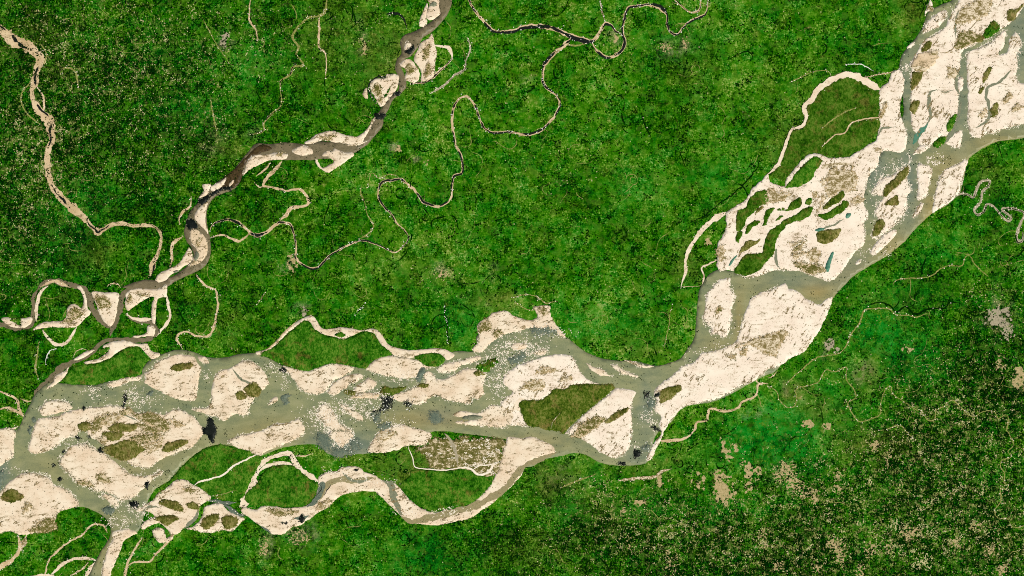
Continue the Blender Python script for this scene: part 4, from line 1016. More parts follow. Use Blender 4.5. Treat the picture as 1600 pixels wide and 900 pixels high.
stream("short dark feeder joining the oxbow loops", PW('20', "548,-20,2 560,60,2 580,135,3"), gaps=.3, cw=.6, crumb=.7, scale=.8, **D)
stream("tan cut between the dark river's bends", PW('20', "340,275,3 400,285,3 470,270,2"), 'thread', crumb=.2)
stream("long sandy meandering river through the central forest", np.concatenate([
    PW('20', "370,232,6 340,270,7 280,320,6 220,380,7 195,430,5 195,510,5 220,555,5 270,590,4 300,640,4 270,720,4 210,790,4 150,830,5 90,842,5 20,830,4"),
    PW('10', "1600,825,4 1540,825,4 1470,825,4 1420,790,4 1390,720,4 1370,660,4 1330,612,4 1290,605,3.5 1250,640,4 1230,700,5 1225,780,5 1240,850,4"),
    PW('11', "1245,0,3.5 1275,60,4 1290,120,4 1285,180,4 1240,200,4 1225,260,4 1220,330,4 1190,370,4 1140,390,4 1090,382,4 1040,355,5 990,290,4.5 950,250,6 910,222,5 870,222,4 800,235,4 770,270,4 765,330,4 790,380,4 840,430,4 880,490,3 930,540,3 952,580,2.5 940,620,2.5 900,660,2 870,680,2 820,660,2.5 760,630,3 690,605,3 640,605,3 560,640,4 470,690,4 420,740,4 390,770,4.5 350,775,4.5 290,755,4 250,710,4 250,640,4 235,550,4 210,500,4 160,490,4 120,505,5 70,550,5 20,570,6"),
    PW('01', "1600,570,6 1560,550,6 1500,500,6 1440,475,5 1380,480,4 1330,510,3.5 1310,545,3")]), gaps=.36, cw=.75, crumb=.3, scale=.8, **D)
stream("tan arm closing the sandy river's last meander", PW('01', "1320,585,2 1390,570,2.5 1440,590,3 1490,605,4 1540,580,4 1562,555,3"), crumb=.3)
stream("sandy loop channel linking tributary and meandering river", PW('11', "150,480,4 190,440,5 220,402,6 300,385,4 325,370,4 315,320,4 270,285,3.5 190,292,3 100,270,3.5 50,260,4 70,210,4.5 120,160,5 165,105,5"), crumb=.3)
stream("thin sandy ditch south of the tributary's west elbow", PW('11', "0,200,2.5 50,165,2.5 90,115,2.5"), crumb=.2)
stream("short sandy stub near the sandy loop channel", PW('11', "-10,240,2 20,270,2.5 50,260,3"), crumb=.2)
stream("faint overgrown meander in the central forest", PW('11', "640,595,2 700,562,2 735,520,2 720,480,2 690,430,1.5 680,370,1.5 655,310,2.5 660,260,3"), 'thread', 'canopy', .5, .5, .4)
stream("hairline winding brook in the central forest", PW('11', "700,275,1.5 715,190,1.2 740,188,1.2 770,215,1.2 840,190,1.5 905,215,1.5"), 'thread', crumb=.5)
stream("black curl of water west of the tributary's top", PW('10', "815,88,4 850,80,5 890,88,4 920,112,3 945,180,2"), 'black', crumb=.3)
stream("grey overgrown creek east of the tributary", PW('10', "1090,585,2 1180,530,3 1240,470,3 1300,435,3 1312,380,2 1340,300,2.5 1322,230,2"), 'town', 'black', .5, .4, .8)
stream("sandy horseshoe loop on the tributary's east side", PW('10', "1115,285,6 1160,290,5 1200,300,6 1222,335,6 1225,370,4"), 'sand', crumb=.3)
stream("dark lower half of the horseshoe loop", PW('10', "1225,370,4 1190,405,3 1150,440,4 1110,480,4 1060,512,3 1000,520,3 960,522,2"), 'bed', 'black', .25, .6, .6)
stream("dark ring ditch round the horseshoe sandbar", PW('10', "830,478,2 760,482,2 715,515,2 703,555,2 722,605,2 752,648,2"), 'black', crumb=.5)
stream("hairpin sandy lane on the tributary's west flank", PW('01', "1195,330,2 1190,390,3 1140,430,4 1120,470,3 1125,505,2"), crumb=.6)
stream("sandy cutoff curling back into the tributary", PW('01', "1150,575,3 1095,608,5 1072,660,4 1075,720,4 1060,770,4"), crumb=.6)
stream("pale brook winding from the tributary bend to the river", np.concatenate([PW('01', "1225,815,3 1250,850,3 1290,890,2.5 1335,905,2"), PW('02', "1350,20,3 1362,100,3 1350,180,3 1330,260,3 1300,300,3 1230,300,3 1170,275,3 1120,285,3 1105,320,3 1130,360,3 1140,380,2")]), crumb=.6)
stream("grey channel fringe on the lower tributary's ring", PW('02', "1040,40,4 1052,110,4 1062,170,4 1045,220,4 1010,260,4 975,305,4"), 'sand', crumb=.5)
stream("sand lane closing the green teardrop field", PW('02', "790,160,3 830,190,4 880,198,5 930,195,5 965,190,4"), 'sand', crumb=.4, z=.11)
stream("sand lining inside the westernmost tributary loop", PW('02', "300,-12,5 262,15,5 240,60,5 230,130,5 225,210,4"), 'sand', crumb=.2, z=.11)
stream("sandy half circle south of the brown streaked flat", PW('02', "268,262,5 295,310,4 350,352,4 400,350,4 440,310,4 478,245,4"), 'sand', crumb=.3)
stream("sand rim over the west tributary loop's crown", PW('01', "250,895,3 330,855,4 400,880,4 440,895,2"), crumb=.2, z=.11)
stream("small sand loop over the lower tributary", PW('01', "670,890,3 700,872,3 740,880,3 750,895,2"), crumb=.5)
stream("forked sandy gully at the west edge", PW('02', "-20,640,3 60,670,3.5 110,700,4 120,755,4 150,805,4"), 'bed', crumb=.4)
stream("upper prong of the west edge gully", PW('02', "125,690,3 180,710,3 215,695,2"), crumb=.3)
stream("lower prong of the west edge gully", PW('02', "-20,762,3 50,750,4 110,775,4 150,805,4"), crumb=.3)
stream("sand bank at the foot of the west edge gully", PW('02', "-30,905,5 60,885,5 110,868,4"), 'sand', crumb=.8)
stream("faint creek through woods near the tributary's mouth", PW('02', "245,330,2.5 232,420,2 222,500,3 240,570,2"), 'thread', crumb=.5)
stream("white crescent ditch in woods near the tributary's mouth", PW('02', "350,380,1 310,395,1.2 288,440,1.2 290,480,1"), 'chalk', crumb=.8, pebble='chalk')
stream("hooked gully above the slanting sand blade", PW('02', "455,440,1.5 475,400,1.5 510,380,1.5 545,390,1.5"), crumb=.3)
stream("wide sandy gully leaving by the southwest corner", PW('03', "-30,870,5 30,830,7 70,805,6 110,755,5 127,710,6 115,650,7"), 'bed', crumb=1.0)
stream("brown sand margin beside the southwest gully", PW('03', "130,740,7 150,690,8 165,640,6"), 'scrub', crumb=.6)
stream("thin creek arching through the southwest woods", PW('03', "280,930,2 285,885,2 300,820,2 330,770,3 430,690,2.5 520,640,2.5 550,600,2.5 600,575,2.5 650,590,3 672,630,3"), crumb=.4)
stream("sandy arc near the south edge west of the side channel", PW('03', "320,890,4 380,835,4 450,797,4 540,787,4 600,800,4"), 'sand', crumb=.5)
stream("sand flank of the channel flowing off the south edge", PW('03', "600,805,8 570,850,8 535,905,8"), 'sand', crumb=.8)
stream("sandy bottom lane along the south edge", PW('03', "180,905,3 260,898,4 340,895,4"), 'sand', crumb=.3)
stream("thin sand line within the south edge arc", PW('03', "440,895,3 510,860,3 550,815,3"), 'bed', crumb=.5)
stream("narrow sandy creek forking toward the south edge", PW('03', "775,930,5 785,880,4 800,810,3 850,720,3 890,660,2.5"), crumb=.5)
stream("fine creek joining the hooked sandbar", PW('03', "795,850,2 830,815,2.5 930,810,3 970,770,3 1040,700,3 1080,665,3"), crumb=.4)
stream("pale thread crossing the wooded spit", PW('03', "1215,330,2 1250,308,2.5 1330,290,2.5 1400,265,2.5 1440,230,2.5 1480,200,2.5 1540,170,2.5 1610,142,2.5"), 'crumb', crumb=.2, z=.25)
stream("hairline path under the wooded spit", PW('03', "1320,400,1 1400,385,1 1480,362,1"), 'thread', crumb=.2, z=.25)
stream("sandy arm descending beside the round southern island", np.concatenate([PW('13', "10,160,11 -5,220,11 -10,280,10"), PW('03', "1570,340,10 1550,400,11 1530,440,14 1500,470,14")]), 'sand', crumb=.8)
stream("outer sand lane above the round southern island", PW('13', "15,230,8 60,180,7 120,150,6 200,135,7 230,160,8 250,200,8 300,250,8 350,285,9 392,308,8"), 'sand', crumb=.4)
stream("inner sand lane above the round southern island", PW('13', "15,250,7 60,215,6 110,200,5 170,192,5 240,208,5"), 'sand', crumb=.4)
stream("short sand spur on the green south shore", PW('13', "240,150,1.5 300,150,2.5 350,138,1.5"), 'bed', crumb=.2)
stream("slate water west of the round southern island", PW('03', "1300,425,4 1360,435,6 1430,442,5 1480,440,3"), 'slate', crumb=.4, z=.17)
stream("slate pools along the winding side channel's west end", PW('03', "1400,455,6 1440,480,7 1490,515,6 1530,525,4"), 'slate', crumb=.4, z=.17)
stream("outer sandy ribbon of the braid plain's west tip", PW('21', "1055,905,2 1060,870,2.5 1085,800,3.5 1085,720,5 1120,640,6 1180,550,6 1250,480,7 1345,428,9"), 'sand', crumb=.2, amp=.5)
stream("inner sandy ribbon of the braid plain's west tip", PW('21', "1285,722,3 1230,750,3 1185,775,3 1200,830,3 1185,900,3"), 'sand', crumb=.2, amp=.5)
stream("fine tan line linking the two west tip ribbons", PW('21', "1055,888,.8 1110,892,.8 1185,886,.9"), 'bed', crumb=.1)
stream("wide pale sand ribbon arching over the green delta island", np.concatenate([PW('31', "-10,195,3.5 30,165,5 65,125,5 90,60,4.5"), PW('30', "112,895,4 130,850,4 150,808,4 210,790,5 238,730,5.5 225,665,6 275,620,8 310,560,9 380,510,9 440,480,9 510,465,10 580,490,10 640,530,11 700,560,13")]), 'sand', crumb=.2, amp=.5, z=.27)
stream("slender sand line through the green delta island", PW('30', "340,912,1.5 410,850,1.8 480,830,2.2 520,770,2.5 600,745,2.5 695,733,2.5"), 'bed', crumb=.2, z=.27)
stream("faint tan trace inside the green delta island", PW('30', "330,810,1.5 400,750,1.8 480,700,1.8 560,670,1.5"), 'thread', crumb=.1, z=.27)
stream("fine white outer ditch of the green delta island", PW('30', "130,520,1.5 200,485,1.5 280,450,1.5 370,442,1.5 395,485,2"), 'thread', crumb=.3)
stream("pale bank line joining the braid's shoulder", PW('30', "600,485,1.5 680,468,1.5 760,455,2 790,445,2"), 'bed', crumb=.5)
stream("thin white drain north of the delta island", PW('30', "480,408,1 560,398,1 610,415,1 660,445,1"), 'chalk', crumb=.3, pebble='chalk')
stream("sandy creek winding beside the crescent bar's south rim", np.concatenate([PW('22', "1600,600,3 1540,600,4 1530,660,3 1500,690,3 1440,710,3 1410,750,3 1330,770,3.5 1240,755,3 1225,790,3 1215,830,3 1160,840,3 1140,890,3"), PW('23', "1080,40,3.5 1000,55,4 920,55,5")]), 'bed', crumb=.15, amp=.5)
stream("short creek mouth at the crescent bar", PW('22', "1545,600,4 1525,575,3 1515,545,3"), crumb=.3)
stream("pale creek spur beyond the crescent bar", PW('32', "0,565,3 30,550,3 60,515,2"), crumb=.3)
stream("tightly looped grey brook in the eastern woods", PW('31', "1150,350,2 1200,312,3 1250,315,3 1285,335,3.5 1310,270,4 1340,232,4 1385,230,4 1370,270,3 1340,300,3 1330,360,3.5 1290,410,4 1310,440,4 1350,420,3.5 1370,375,3 1420,400,3 1460,450,3 1500,480,4 1522,465,3 1500,440,2.5 1462,410,3 1490,400,3 1560,410,3 1605,440,3 1575,500,4 1555,570,4 1565,612,4 1590,600,3 1592,550,3"), 'town', 'canopy', .5, .5, .6)
stream("tan thread of a long looping southern brook", np.concatenate([PW('32', "0,610,1.5 55,650,1.5 70,700,1.5 120,745,1.5 165,740,1.5 180,690,1.5 180,630,1.5 250,610,1.5 310,590,1.5 340,540,1.5 370,510,1.5 420,525,1.5 490,495,1.5 490,570,1.5 540,640,1.5 545,690,1.5 500,720,1.6 530,790,1.5 570,835,1.5 640,820,1.5 700,785,1.5 710,700,1.5 740,625,1.5 770,620,1.5 780,660,1.5 850,710,1.3 930,765,1.5 950,760,1.5 1000,825,1.5 1040,820,1.5 1055,760,1.5 1100,740,1.5 1150,700,1.5 1200,740,1.5 1250,790,1.5 1290,805,1.5 1340,775,1.5 1410,770,1.5 1440,815,1.5 1480,795,1.5 1502,810,1.5 1490,890,2"), PW('33', "1500,0,1.5 1535,80,1.5 1500,120,1.5 1520,155,1.5 1460,180,1.5 1455,220,1.5 1480,260,1.6 1475,320,1.5 1500,330,1.5 1490,355,1.5 1455,360,1.5 1455,430,1.5 1415,490,1.5 1440,540,1.5 1500,545,1.5 1530,595,1.5 1620,580,2")]), 'thread', crumb=.25, amp=.5)
stream("tan track from the crescent bar into the eastern fields", PW('32', "110,600,1.5 200,520,1.8 280,450,1.8 330,430,1.5 440,410,1.5 480,370,2 520,290,2 580,200,2.2 600,140,2.5 650,130,1.5 750,130,1.5 800,165,1.5 880,170,1.5 920,182,1.5 1000,155,1.2"), 'thread', crumb=.3)
stream("dark wooded rill in the eastern fields", PW('32', "610,120,1.5 650,100,2 700,90,1.5 760,110,2 800,150,2 860,118,2.5 920,165,3 1000,132,2.5 1100,125,2 1140,90,2 1200,95,2 1210,110,1.5"), 'canopy', crumb=.1)
stream("light field track east of the river", PW('31', "780,880,1.2 820,845,1.5 1000,830,1.5 1080,780,1.5 1130,760,1.5 1210,760,1.2 1230,710,1.2 1262,700,1.5 1300,760,1.5 1380,830,1.5"), 'thread', crumb=.15)
stream("pale brook end near the southeast forest", PW('32', "690,890,1.5 740,885,1.5 800,860,2 840,870,2 865,900,2 910,940,2"), 'thread', crumb=.4)
stream("straight tan strip south of the river", PW('23', "660,305,3 780,290,4 890,280,4 940,245,4 1000,230,2.5"), 'scrub', crumb=.1, amp=.3)
stream("thin tan line running to the south bank", PW('23', "300,352,2 370,320,2.5 440,295,2.5 520,262,2"), 'thread', crumb=.2)
stream("straight pale trail down from the delta woods", PW('22', "1005,100,1.1 988,160,1.1 980,240,1.1 965,310,1.1 950,385,1"), 'thread', crumb=.2)
stream("white ditch above the sand filled bay", PW('22', "0,60,1.5 60,45,1.5 130,45,1.5 180,70,1.5 210,95,2 250,90,2 290,85,1.5"), 'thread', crumb=.6)
stream("looped white ditch beside the bay", PW('22', "10,60,1.2 30,95,1.2 70,125,1.2 120,140,1.2 150,120,1.5"), 'thread', crumb=.4)
stream("tan trail through the northwest forest", PW('00', "1270,120,1.5 1320,220,1.2 1370,300,1.2 1430,390,1.2 1460,410,2"), 'thread', crumb=.2)
stream("brown trail down the northwest forest's edge", PW('00', "1315,600,1.2 1325,680,1.8 1340,760,1.8 1360,830,2"), 'thread', crumb=.2)
stream("pinkish creek entering from the north edge", PW('00', "1565,-20,1.5 1560,60,1.5 1560,130,2 1600,190,2 1610,250,2"), 'bed', crumb=.4)
stream("curved clearing arc in the northwest forest", PW('00', "385,470,1.5 395,430,2 430,425,2 470,445,2.5 485,500,2.5 490,550,2"), 'thread', crumb=.4)
stream("dark ditch along the eastern forest margin", PW('21', "1120,490,1.2 1200,450,1.4 1300,370,1.2 1400,300,1.6 1470,230,1.8 1530,150,1.6 1560,90,1"), 'canopy', crumb=.5, amp=1.3, pebble='canopy')
stream("dark drain in the central woods", PW('20', "810,700,2 830,780,2 860,840,2 880,890,1.5"), 'canopy', crumb=.1)
stream("dark vertical ditch by the north bank", PW('12', "1195,80,1 1180,150,1.6 1198,220,1.4 1195,290,1.8 1200,360,1.2"), 'canopy', crumb=.5, amp=1.6, pebble='chalk')
stream("small white zigzag above the north bank island", PW('12', "620,170,1.5 650,130,2 685,90,1.5"), 'canopy', crumb=1.2, pebble='chalk')
stream("wavy white line in woods near the tributary mouth", PW('12', "0,110,1.2 40,60,1.2 60,20,1"), 'thread', crumb=.6)

# ------------------------------------------------------------------ dark patches: cloud shadows painted on the river, black pools in the tributary
GD = "dark blotches on the water"
DARK = [
 ("tall jagged black blotch at the long pointed bar's tip", 'black', 'n', T('02', "1265,880 1290,870 1300,820 1320,810 1345,850 1350,890 1340,940 1330,975 1310,950 1290,920 1268,915")),
 ("black lozenge in the creek above the boot shaped bar", 'black', 'n', T('03', "612,110 625,95 650,105 662,120 640,136 620,126")),
 ("small black square off the west sandbar", 'black', 'n', T('03', "360,288 380,283 392,296 380,308 362,304")),
 ("small black dot beside the boot shaped bar's corner", 'black', 'n', T('03', "384,118 398,108 408,120 398,130 388,128")),
 ("tiny black dot in the western channel", 'black', 'n', T('03', "322,205 336,200 345,210 334,218")),
 ("ragged black blotch below the boot shaped bar", 'black', 'n', T('03', "808,445 830,430 860,435 872,455 855,475 825,470")),
 ("grey smudge at the south channel's mouth", 'slate', 'n', T('03', "640,480 680,465 720,480 715,505 670,512 645,500")),
 ("black smudge on the boot shaped bar's toe", 'black', 'n', T('03', "905,335 912,310 928,310 932,335 915,352")),
 ("dark fleck at the head of the patchy bar's creek", 'black', 'n', T('03', "468,30 485,22 502,36 486,47")),
 ("second dark fleck in the patchy bar's creek", 'black', 'n', T('03', "545,28 560,22 568,34 556,42")),
 ("dark fleck above the patchy bar", 'black', 'n', T('02', "508,760 515,738 532,742 526,765")),
 ("black streak among shoals above the patchy bar", 'black', 'n', T('02', "765,740 775,700 768,670 785,655 795,680 790,715 775,748")),
 ("grey blot north of the patchy bar", 'slate', 'n', T('02', "925,670 945,645 965,655 945,675")),
 ("dark blot near the tributary mouth", 'slate', 'n', T('02', "195,830 210,808 228,820 212,845")),
 ("dark blot in the western narrows", 'slate', 'n', T('02', "172,890 180,868 195,875 192,905 180,912")),
 ("long dark cloud shadow on the west edge", 'slate', 'n', T('03', "-40,240 0,238 22,245 20,300 5,355 -40,370")),
 ("little black mark by the north long bar", 'black', 'n', T('12', "152,512 168,500 190,510 180,530 160,525")),
 ("hooked slate blot in open water", 'slate', 'n', T('12', "155,690 170,670 220,662 215,675 190,690 200,715 185,735 165,715")),
 ("broad slate shadow beside the scalloped bar", 'slate', 'n', T('12', "1000,560 1015,525 1040,500 1062,508 1040,550 1030,585 1005,588")),
 ("sprawling black cloud shadow at the scalloped bar's west end", 'black', 'r', T('12', "780,740 800,685 835,685 860,710 830,740 790,765 750,790 735,775")),
 ("dark slate cloud shadow under the sprawling black one", 'slate', 'r', T('12', "725,800 745,780 770,790 775,825 750,835")),
 ("jagged black mark under the scalloped bar", 'black', 'r', T('12', "928,715 945,700 965,712 970,738 945,740")),
 ("slate cloud shadow in the eastern mid river", 'slate', 'r', T('12', "1085,800 1100,770 1140,775 1160,820 1130,850 1095,840")),
 ("slate cloud shadow over the slanting bar's end", 'slate', 'r', T('12', "760,850 790,838 840,848 840,872 790,880 762,870")),
 ("blue slate cloud shadow west of the ragged bar", 'slate', 'r', T('13', "385,40 400,10 440,15 470,60 460,95 420,105 395,80")),
 ("blue slate cloud shadow east of the ragged bar", 'slate', 'r', T('13', "585,80 600,55 640,50 640,95 605,115")),
 ("slate cloud shadow under the ragged bar", 'slate', 'r', T('13', "460,115 520,100 600,110 590,140 500,150 470,140")),
 ("blue black cloud shadow along the bay's mouth", 'slate', 'r', T('22', "120,262 190,252 260,258 280,278 210,290 140,285")),
 ("blue black cross shaped mark in the straight reach", 'black', 'n', T('22', "820,648 836,655 858,645 852,668 862,692 840,688 825,698 830,672")),
 ("black mark on the straight reach's east shore", 'black', 'n', T('22', "895,660 912,652 928,664 915,680 898,676")),
 ("black dashes at the straight reach's foot", 'black', 'n', T('22', "870,865 890,862 915,875 932,890 905,892 880,878")),
 ("slate column in the straight reach", 'slate', 'r', T('22', "845,700 880,690 890,740 865,752 845,735")),
 ("black square at the straight reach's end", 'black', 'n', T('23', "760,120 780,112 800,128 790,158 765,162")),
 ("dark smear above the black square", 'slate', 'r', T('23', "812,100 835,75 862,82 850,110 825,115")),
 ("oval black cloud shadow on the south bank bend", 'black', 'n', T('23', "662,192 680,183 708,195 705,207 680,205")),
 ("black cloud shadow under the domed sandbar's west end", 'slate', 'r', T('22', "-20,445 20,430 70,415 85,440 40,465 -10,475")),
 ("black pool beside the tiny tributary islet", 'black', 'n', T('10', "932,322 955,305 992,285 992,310 970,335 945,335")),
 ("black fleck at the horseshoe bar's tip", 'black', 'n', T('10', "860,582 880,572 905,575 892,598 868,594")),
 ("black bar of water across the tributary", 'black', 'n', T('10', "742,716 770,712 805,714 805,738 780,745 752,740")),
 ("deep black pool in the tributary's narrows", 'black', 'n', T('01', "1240,345 1270,328 1302,318 1302,350 1275,378 1242,372")),
 ("black band under the oval sandbar", 'black', 'n', T('01', "1312,312 1370,282 1440,265 1442,292 1390,290 1332,322")),
 ("black knot of water at the stream junction", 'black', 'n', T('01', "1165,475 1200,472 1225,482 1236,522 1200,530 1168,520")),
 ("black comma on the winding side channel", 'black', 'n', T('13', "270,545 285,515 305,530 300,555 280,565")),
 ("black speck on the winding side channel's crest", 'black', 'n', T('13', "615,235 630,225 642,235 630,245")),
 ("black crumb where the winding channel narrows", 'black', 'n', T('13', "160,570 180,560 195,568 180,578")),
]
for i, (lb, mt, rg, pts) in enumerate(DARK):
    lp = outline(pts, 2.6 if rg == 'r' else 1.5, 8000 + i * 11, 1.2)
    o = sheet("cloud_shadow_or_pool", lp, M[mt], .206 + .0006 * i, .004, 3, spacing=5, skirt=.02, seed=i)
    if o is None:
        continue
    tag(o, lb, "dark patch", GD)
    c, d, ins = rim_cells(lp, 7)
    nz = .5 * rng.random(len(c)) + .5 * fbm(c[:, 0] / 2.5, c[:, 1] / 2.5, i, 2)
    dk = c[(~ins) & (-d + (13 if rg == 'r' else 6) * (nz - .5) > 0)]
    specks("dark_grains", dk, 1.0, .235, M[mt], o, .15)
    nz = .6 * rng.random(len(c)) + .4 * fbm(c[:, 0] / 2.5, c[:, 1] / 2.5, i + 80, 2)
    gap = c[ins & (d + (12 if rg == 'r' else 5) * (nz - .5) < 0)]
    specks("pale_gaps", gap, 1.0, .24, M['greych'], o, .15)
    if rg == 'r' and i % 2:
        specks("foam_grains", c[rng.random(len(c)) < .02], 1.1, .245, M['chalk'], o)

# ------------------------------------------------------------------ bare clearings in the southern and western forest
GC = "bare clearings in the forest"
CLEAR = [
 ("large forked tan clearing beside the emerald marsh", 'tan', 1127, 756, 12, 20, .55, 0), ("biggest tan mud flat under the emerald marsh", 'tan', 1130, 772, 18, 16, .5, 0), ("ragged tan patch on the marsh's upper rim", 'tan', 1092, 750, 10, 14, .5, 0),
 ("tan patch touching the sandy creek's east side", 'tan', 1137, 700, 12, 18, .45, 0), ("branching tan flat in the marsh's east half", 'tan', 1172, 735, 15, 13, .5, 0), ("narrow tan neck below the branching flat", 'tan', 1170, 762, 5, 13, .5, 0),
 ("small tan patch near the straight tan strip", 'tan', 1032, 752, 9, 8, .5, 0), ("tan tuft south of the straight tan strip", 'tan', 1000, 785, 7, 6, .5, 0), ("yellow tan wedge in the lower marsh", 'tan', 978, 800, 7, 9, .5, 0),
 ("long flaked tan clearing at the southern edge", 'tan', 1050, 880, 15, 24, .35, 1), ("flaked tan clearing north of the southern edge", 'tan', 984, 848, 10, 14, .3, 1), ("slanting flaked clearing near the marsh's end", 'tan', 1192, 845, 9, 18, .35, 1),
 ("long diagonal tan chain east of the marsh", 'tan', 1226, 738, 16, 16, .5, 1), ("middle clump of the diagonal tan chain", 'tan', 1242, 755, 14, 12, .45, 1), ("lower clump of the diagonal tan chain", 'tan', 1258, 770, 12, 10, .45, 1), ("tail clump of the diagonal tan chain", 'tan', 1272, 778, 8, 14, .42, 1),
 ("star shaped pink tan clearing near the looping brook", 'tan', 1369, 696, 10, 8, .45, 1), ("square flaked clearing north of the looping brook's end", 'tan', 1388, 715, 8, 12, .35, 1), ("small upright clearing amid southern forest", 'tan', 1309, 743, 6, 9, .45, 1),
 ("paired clearing left of forest centre", 'tan', 1311, 762, 8, 8, .4, 1), ("thin flaked clearing in the southern forest", 'tan', 1406, 762, 5, 14, .35, 1), ("large ragged pink clearing in the deep south", 'tan', 1303, 852, 13, 10, .5, 1), ("lower lobe of the ragged pink clearing", 'tan', 1312, 870, 9, 14, .45, 1),
 ("round flaked clearing of the deep south", 'tan', 1360, 858, 11, 12, .42, 1), ("twin flaked clearing beside the round one", 'tan', 1392, 853, 9, 12, .38, 1), ("dense pink clearing in mid southern forest", 'tan', 1422, 833, 13, 11, .5, 1), ("yellowish pebbled clearing in mid southern forest", 'pale', 1400, 820, 16, 10, .35, 1),
 ("yellow tan clearing with bright core", 'pale', 1442, 877, 14, 12, .42, 1), ("flaked clearing northeast of the yellow one", 'tan', 1495, 848, 10, 10, .42, 1), ("wide flaked clearing near the far brook", 'tan', 1550, 860, 14, 12, .38, 1), ("small clearing west of the far brook", 'tan', 1523, 823, 13, 7, .4, 1),
 ("tan corner clearing at the bottom of the far brook", 'tan', 1567, 890, 9, 8, .45, 1), ("round tan clearing in the southern middle", 'tan', 1215, 883, 10, 10, .48, 1), ("tan clearing on the southern edge", 'tan', 1345, 892, 6, 12, .5, 1), ("lone tan clearing low in the southern forest", 'tan', 1278, 888, 8, 8, .45, 1),
 ("branching tan clearing on the eastern fields", 'town', 1562, 497, 18, 14, .57, 0), ("long tan clearing trailing from the branching one", 'town', 1575, 520, 10, 12, .5, 1), ("pale flaked clearing by the east edge", 'tan', 1563, 570, 10, 18, .33, 1), ("tan flat cut by the east edge", 'tan', 1593, 592, 10, 16, .58, 0),
 ("bright double tan spot on the marsh's north side", 'tan', 1260, 662, 9, 7, .5, 0), ("tan spot with spikes beside the double spot", 'tan', 1293, 663, 8, 8, .5, 0), ("grey town patch beside the crescent bar", 'town', 1299, 538, 9, 12, .55, 0), ("small tan field amid emerald crops", 'tan', 1417, 547, 9, 4, .55, 0),
 ("grey tan patch in the northwest forest", 'town', 353, 66, 7, 11, .55, 0), ("tan teardrop clearing on the lower meander", 'tan', 455, 412, 8, 12, .5, 0), ("tan slip of land above the sandy tributary", 'tan', 568, 65, 6, 18, .42, 0), ("pale town flecks in the upper forest", 'tan', 1042, 75, 12, 7, .42, 1),
 ("tan speck cluster beside the town flecks", 'tan', 1070, 68, 5, 9, .45, 1), ("flaked clearing in the central forest", 'tan', 694, 427, 14, 8, .38, 1), ("tan nick south of the dark river", 'tan', 965, 60, 7, 8, .42, 0), ("small yellow clearing by the sandy meander", 'tan', 620, 232, 5, 5, .5, 0), ("yellow clearing east of the sandy meander", 'tan', 666, 256, 5, 5, .5, 0),
 ("faint tan patch at the side channel's upper elbow", 'town', 476, 486, 8, 8, .45, 0), ("sandy wash below the winding side channel", 'tan', 466, 838, 16, 18, .38, 1), ("second sandy wash near the south edge", 'tan', 412, 853, 9, 16, .38, 1), ("pink flat beside the delta's west ribbon", 'tan', 1106, 380, 6, 6, .5, 0)]
for i, (lb, mt, cx, cy, rx, ry, fill, flaky) in enumerate(CLEAR):
    gx2, gy2 = np.meshgrid(np.arange(cx - 2 * rx, cx + 2 * rx), np.arange(cy - 2 * ry, cy + 2 * ry))
    q = np.stack([gx2.ravel(), gy2.ravel()], 1).astype(float)
    d2 = ((q[:, 0] - cx) / rx) ** 2 + ((q[:, 1] - cy) / ry) ** 2
    nz = fbm(q[:, 0] / (2.2 if flaky else 5), q[:, 1] / (2.2 if flaky else 5), 400 + i, 3) + (rng.random(len(q)) - .5) * (.12 if flaky else .04)
    m = (nz > (1 - fill) * (.88 if flaky else .86) + d2 * .17).reshape(gx2.shape)
    lab = np.zeros(m.shape, int)                      # neighbouring plots make one piece
    pieces = []
    for a, b in zip(*np.nonzero(m)):
        if lab[a, b]:
            continue
        stack, mem = [(a, b)], []
        lab[a, b] = len(pieces) + 1
        while stack:
            y, x = stack.pop()
            mem.append((gx2[y, x], gy2[y, x]))
            for dy, dx in ((0, 1), (1, 0), (0, -1), (-1, 0), (1, 1), (-1, -1), (1, -1), (-1, 1)):
                yy, xx = y + dy, x + dx
                if 0 <= yy < m.shape[0] and 0 <= xx < m.shape[1] and m[yy, xx] and not lab[yy, xx]:
                    lab[yy, xx] = len(pieces) + 1
                    stack.append((yy, xx))
        pieces.append(np.array(mem, float))
    pieces.sort(key=len, reverse=True)
    if not pieces or len(pieces[0]) < 4:
        continue
    o = specks("forest_clearing", pieces[0], 1.05, .012, M[mt], None, .1, None)
    tag(o, lb, "clearing", GC)
    rest = [p for p in pieces[1:] if len(p) < 14]
    for p in pieces[1:]:
        if len(p) >= 14:
            specks("bare_plot", p, 1.15, .012, M[mt], o, .1, None)
    if rest:
        specks("field_grains", np.concatenate(rest), 1.1, .012, M[mt], o, .2)

# ------------------------------------------------------------------ forest crowns and field specks on the plain
gx3, gy3 = np.meshgrid(np.arange(-60, 1660, 1.25), np.arange(-40, 940, 1.25))
q = np.stack([gx3.ravel(), gy3.ravel()], 1) + (rng.random((gx3.size, 2)) - .5) * .9
f1 = np.clip(gauss(F_FOREST)(q[:, 0], q[:, 1]), 0, 1.2)
cl = np.clip(gauss(F_CLEARED)(q[:, 0], q[:, 1]), 0, 1.2)
mar = np.clip(gauss(F_MARSH)(q[:, 0], q[:, 1]), 0, 1)
cz = fbm(q[:, 0] / 11, q[:, 1] / 11, 21, 4)
cz2 = fbm(q[:, 0] / 5, q[:, 1] / 5, 23, 3)
vn = np.abs(fbm(q[:, 0] / 26, q[:, 1] / 26, 61, 4) - .5)
r = rng.random(len(q))
tree = r < (.03 + .12 * f1 + .30 * (vn < .018)) * np.clip((cz - .47) * 9, 0, 2.2) * (1 - .8 * mar)
o = specks("tree_crowns", q[tree], 1.5, -.002, M['canopy'], None, .5, 'stuff', height=.2)
tag(o, "dark tree crowns dotted over the green plain", None)
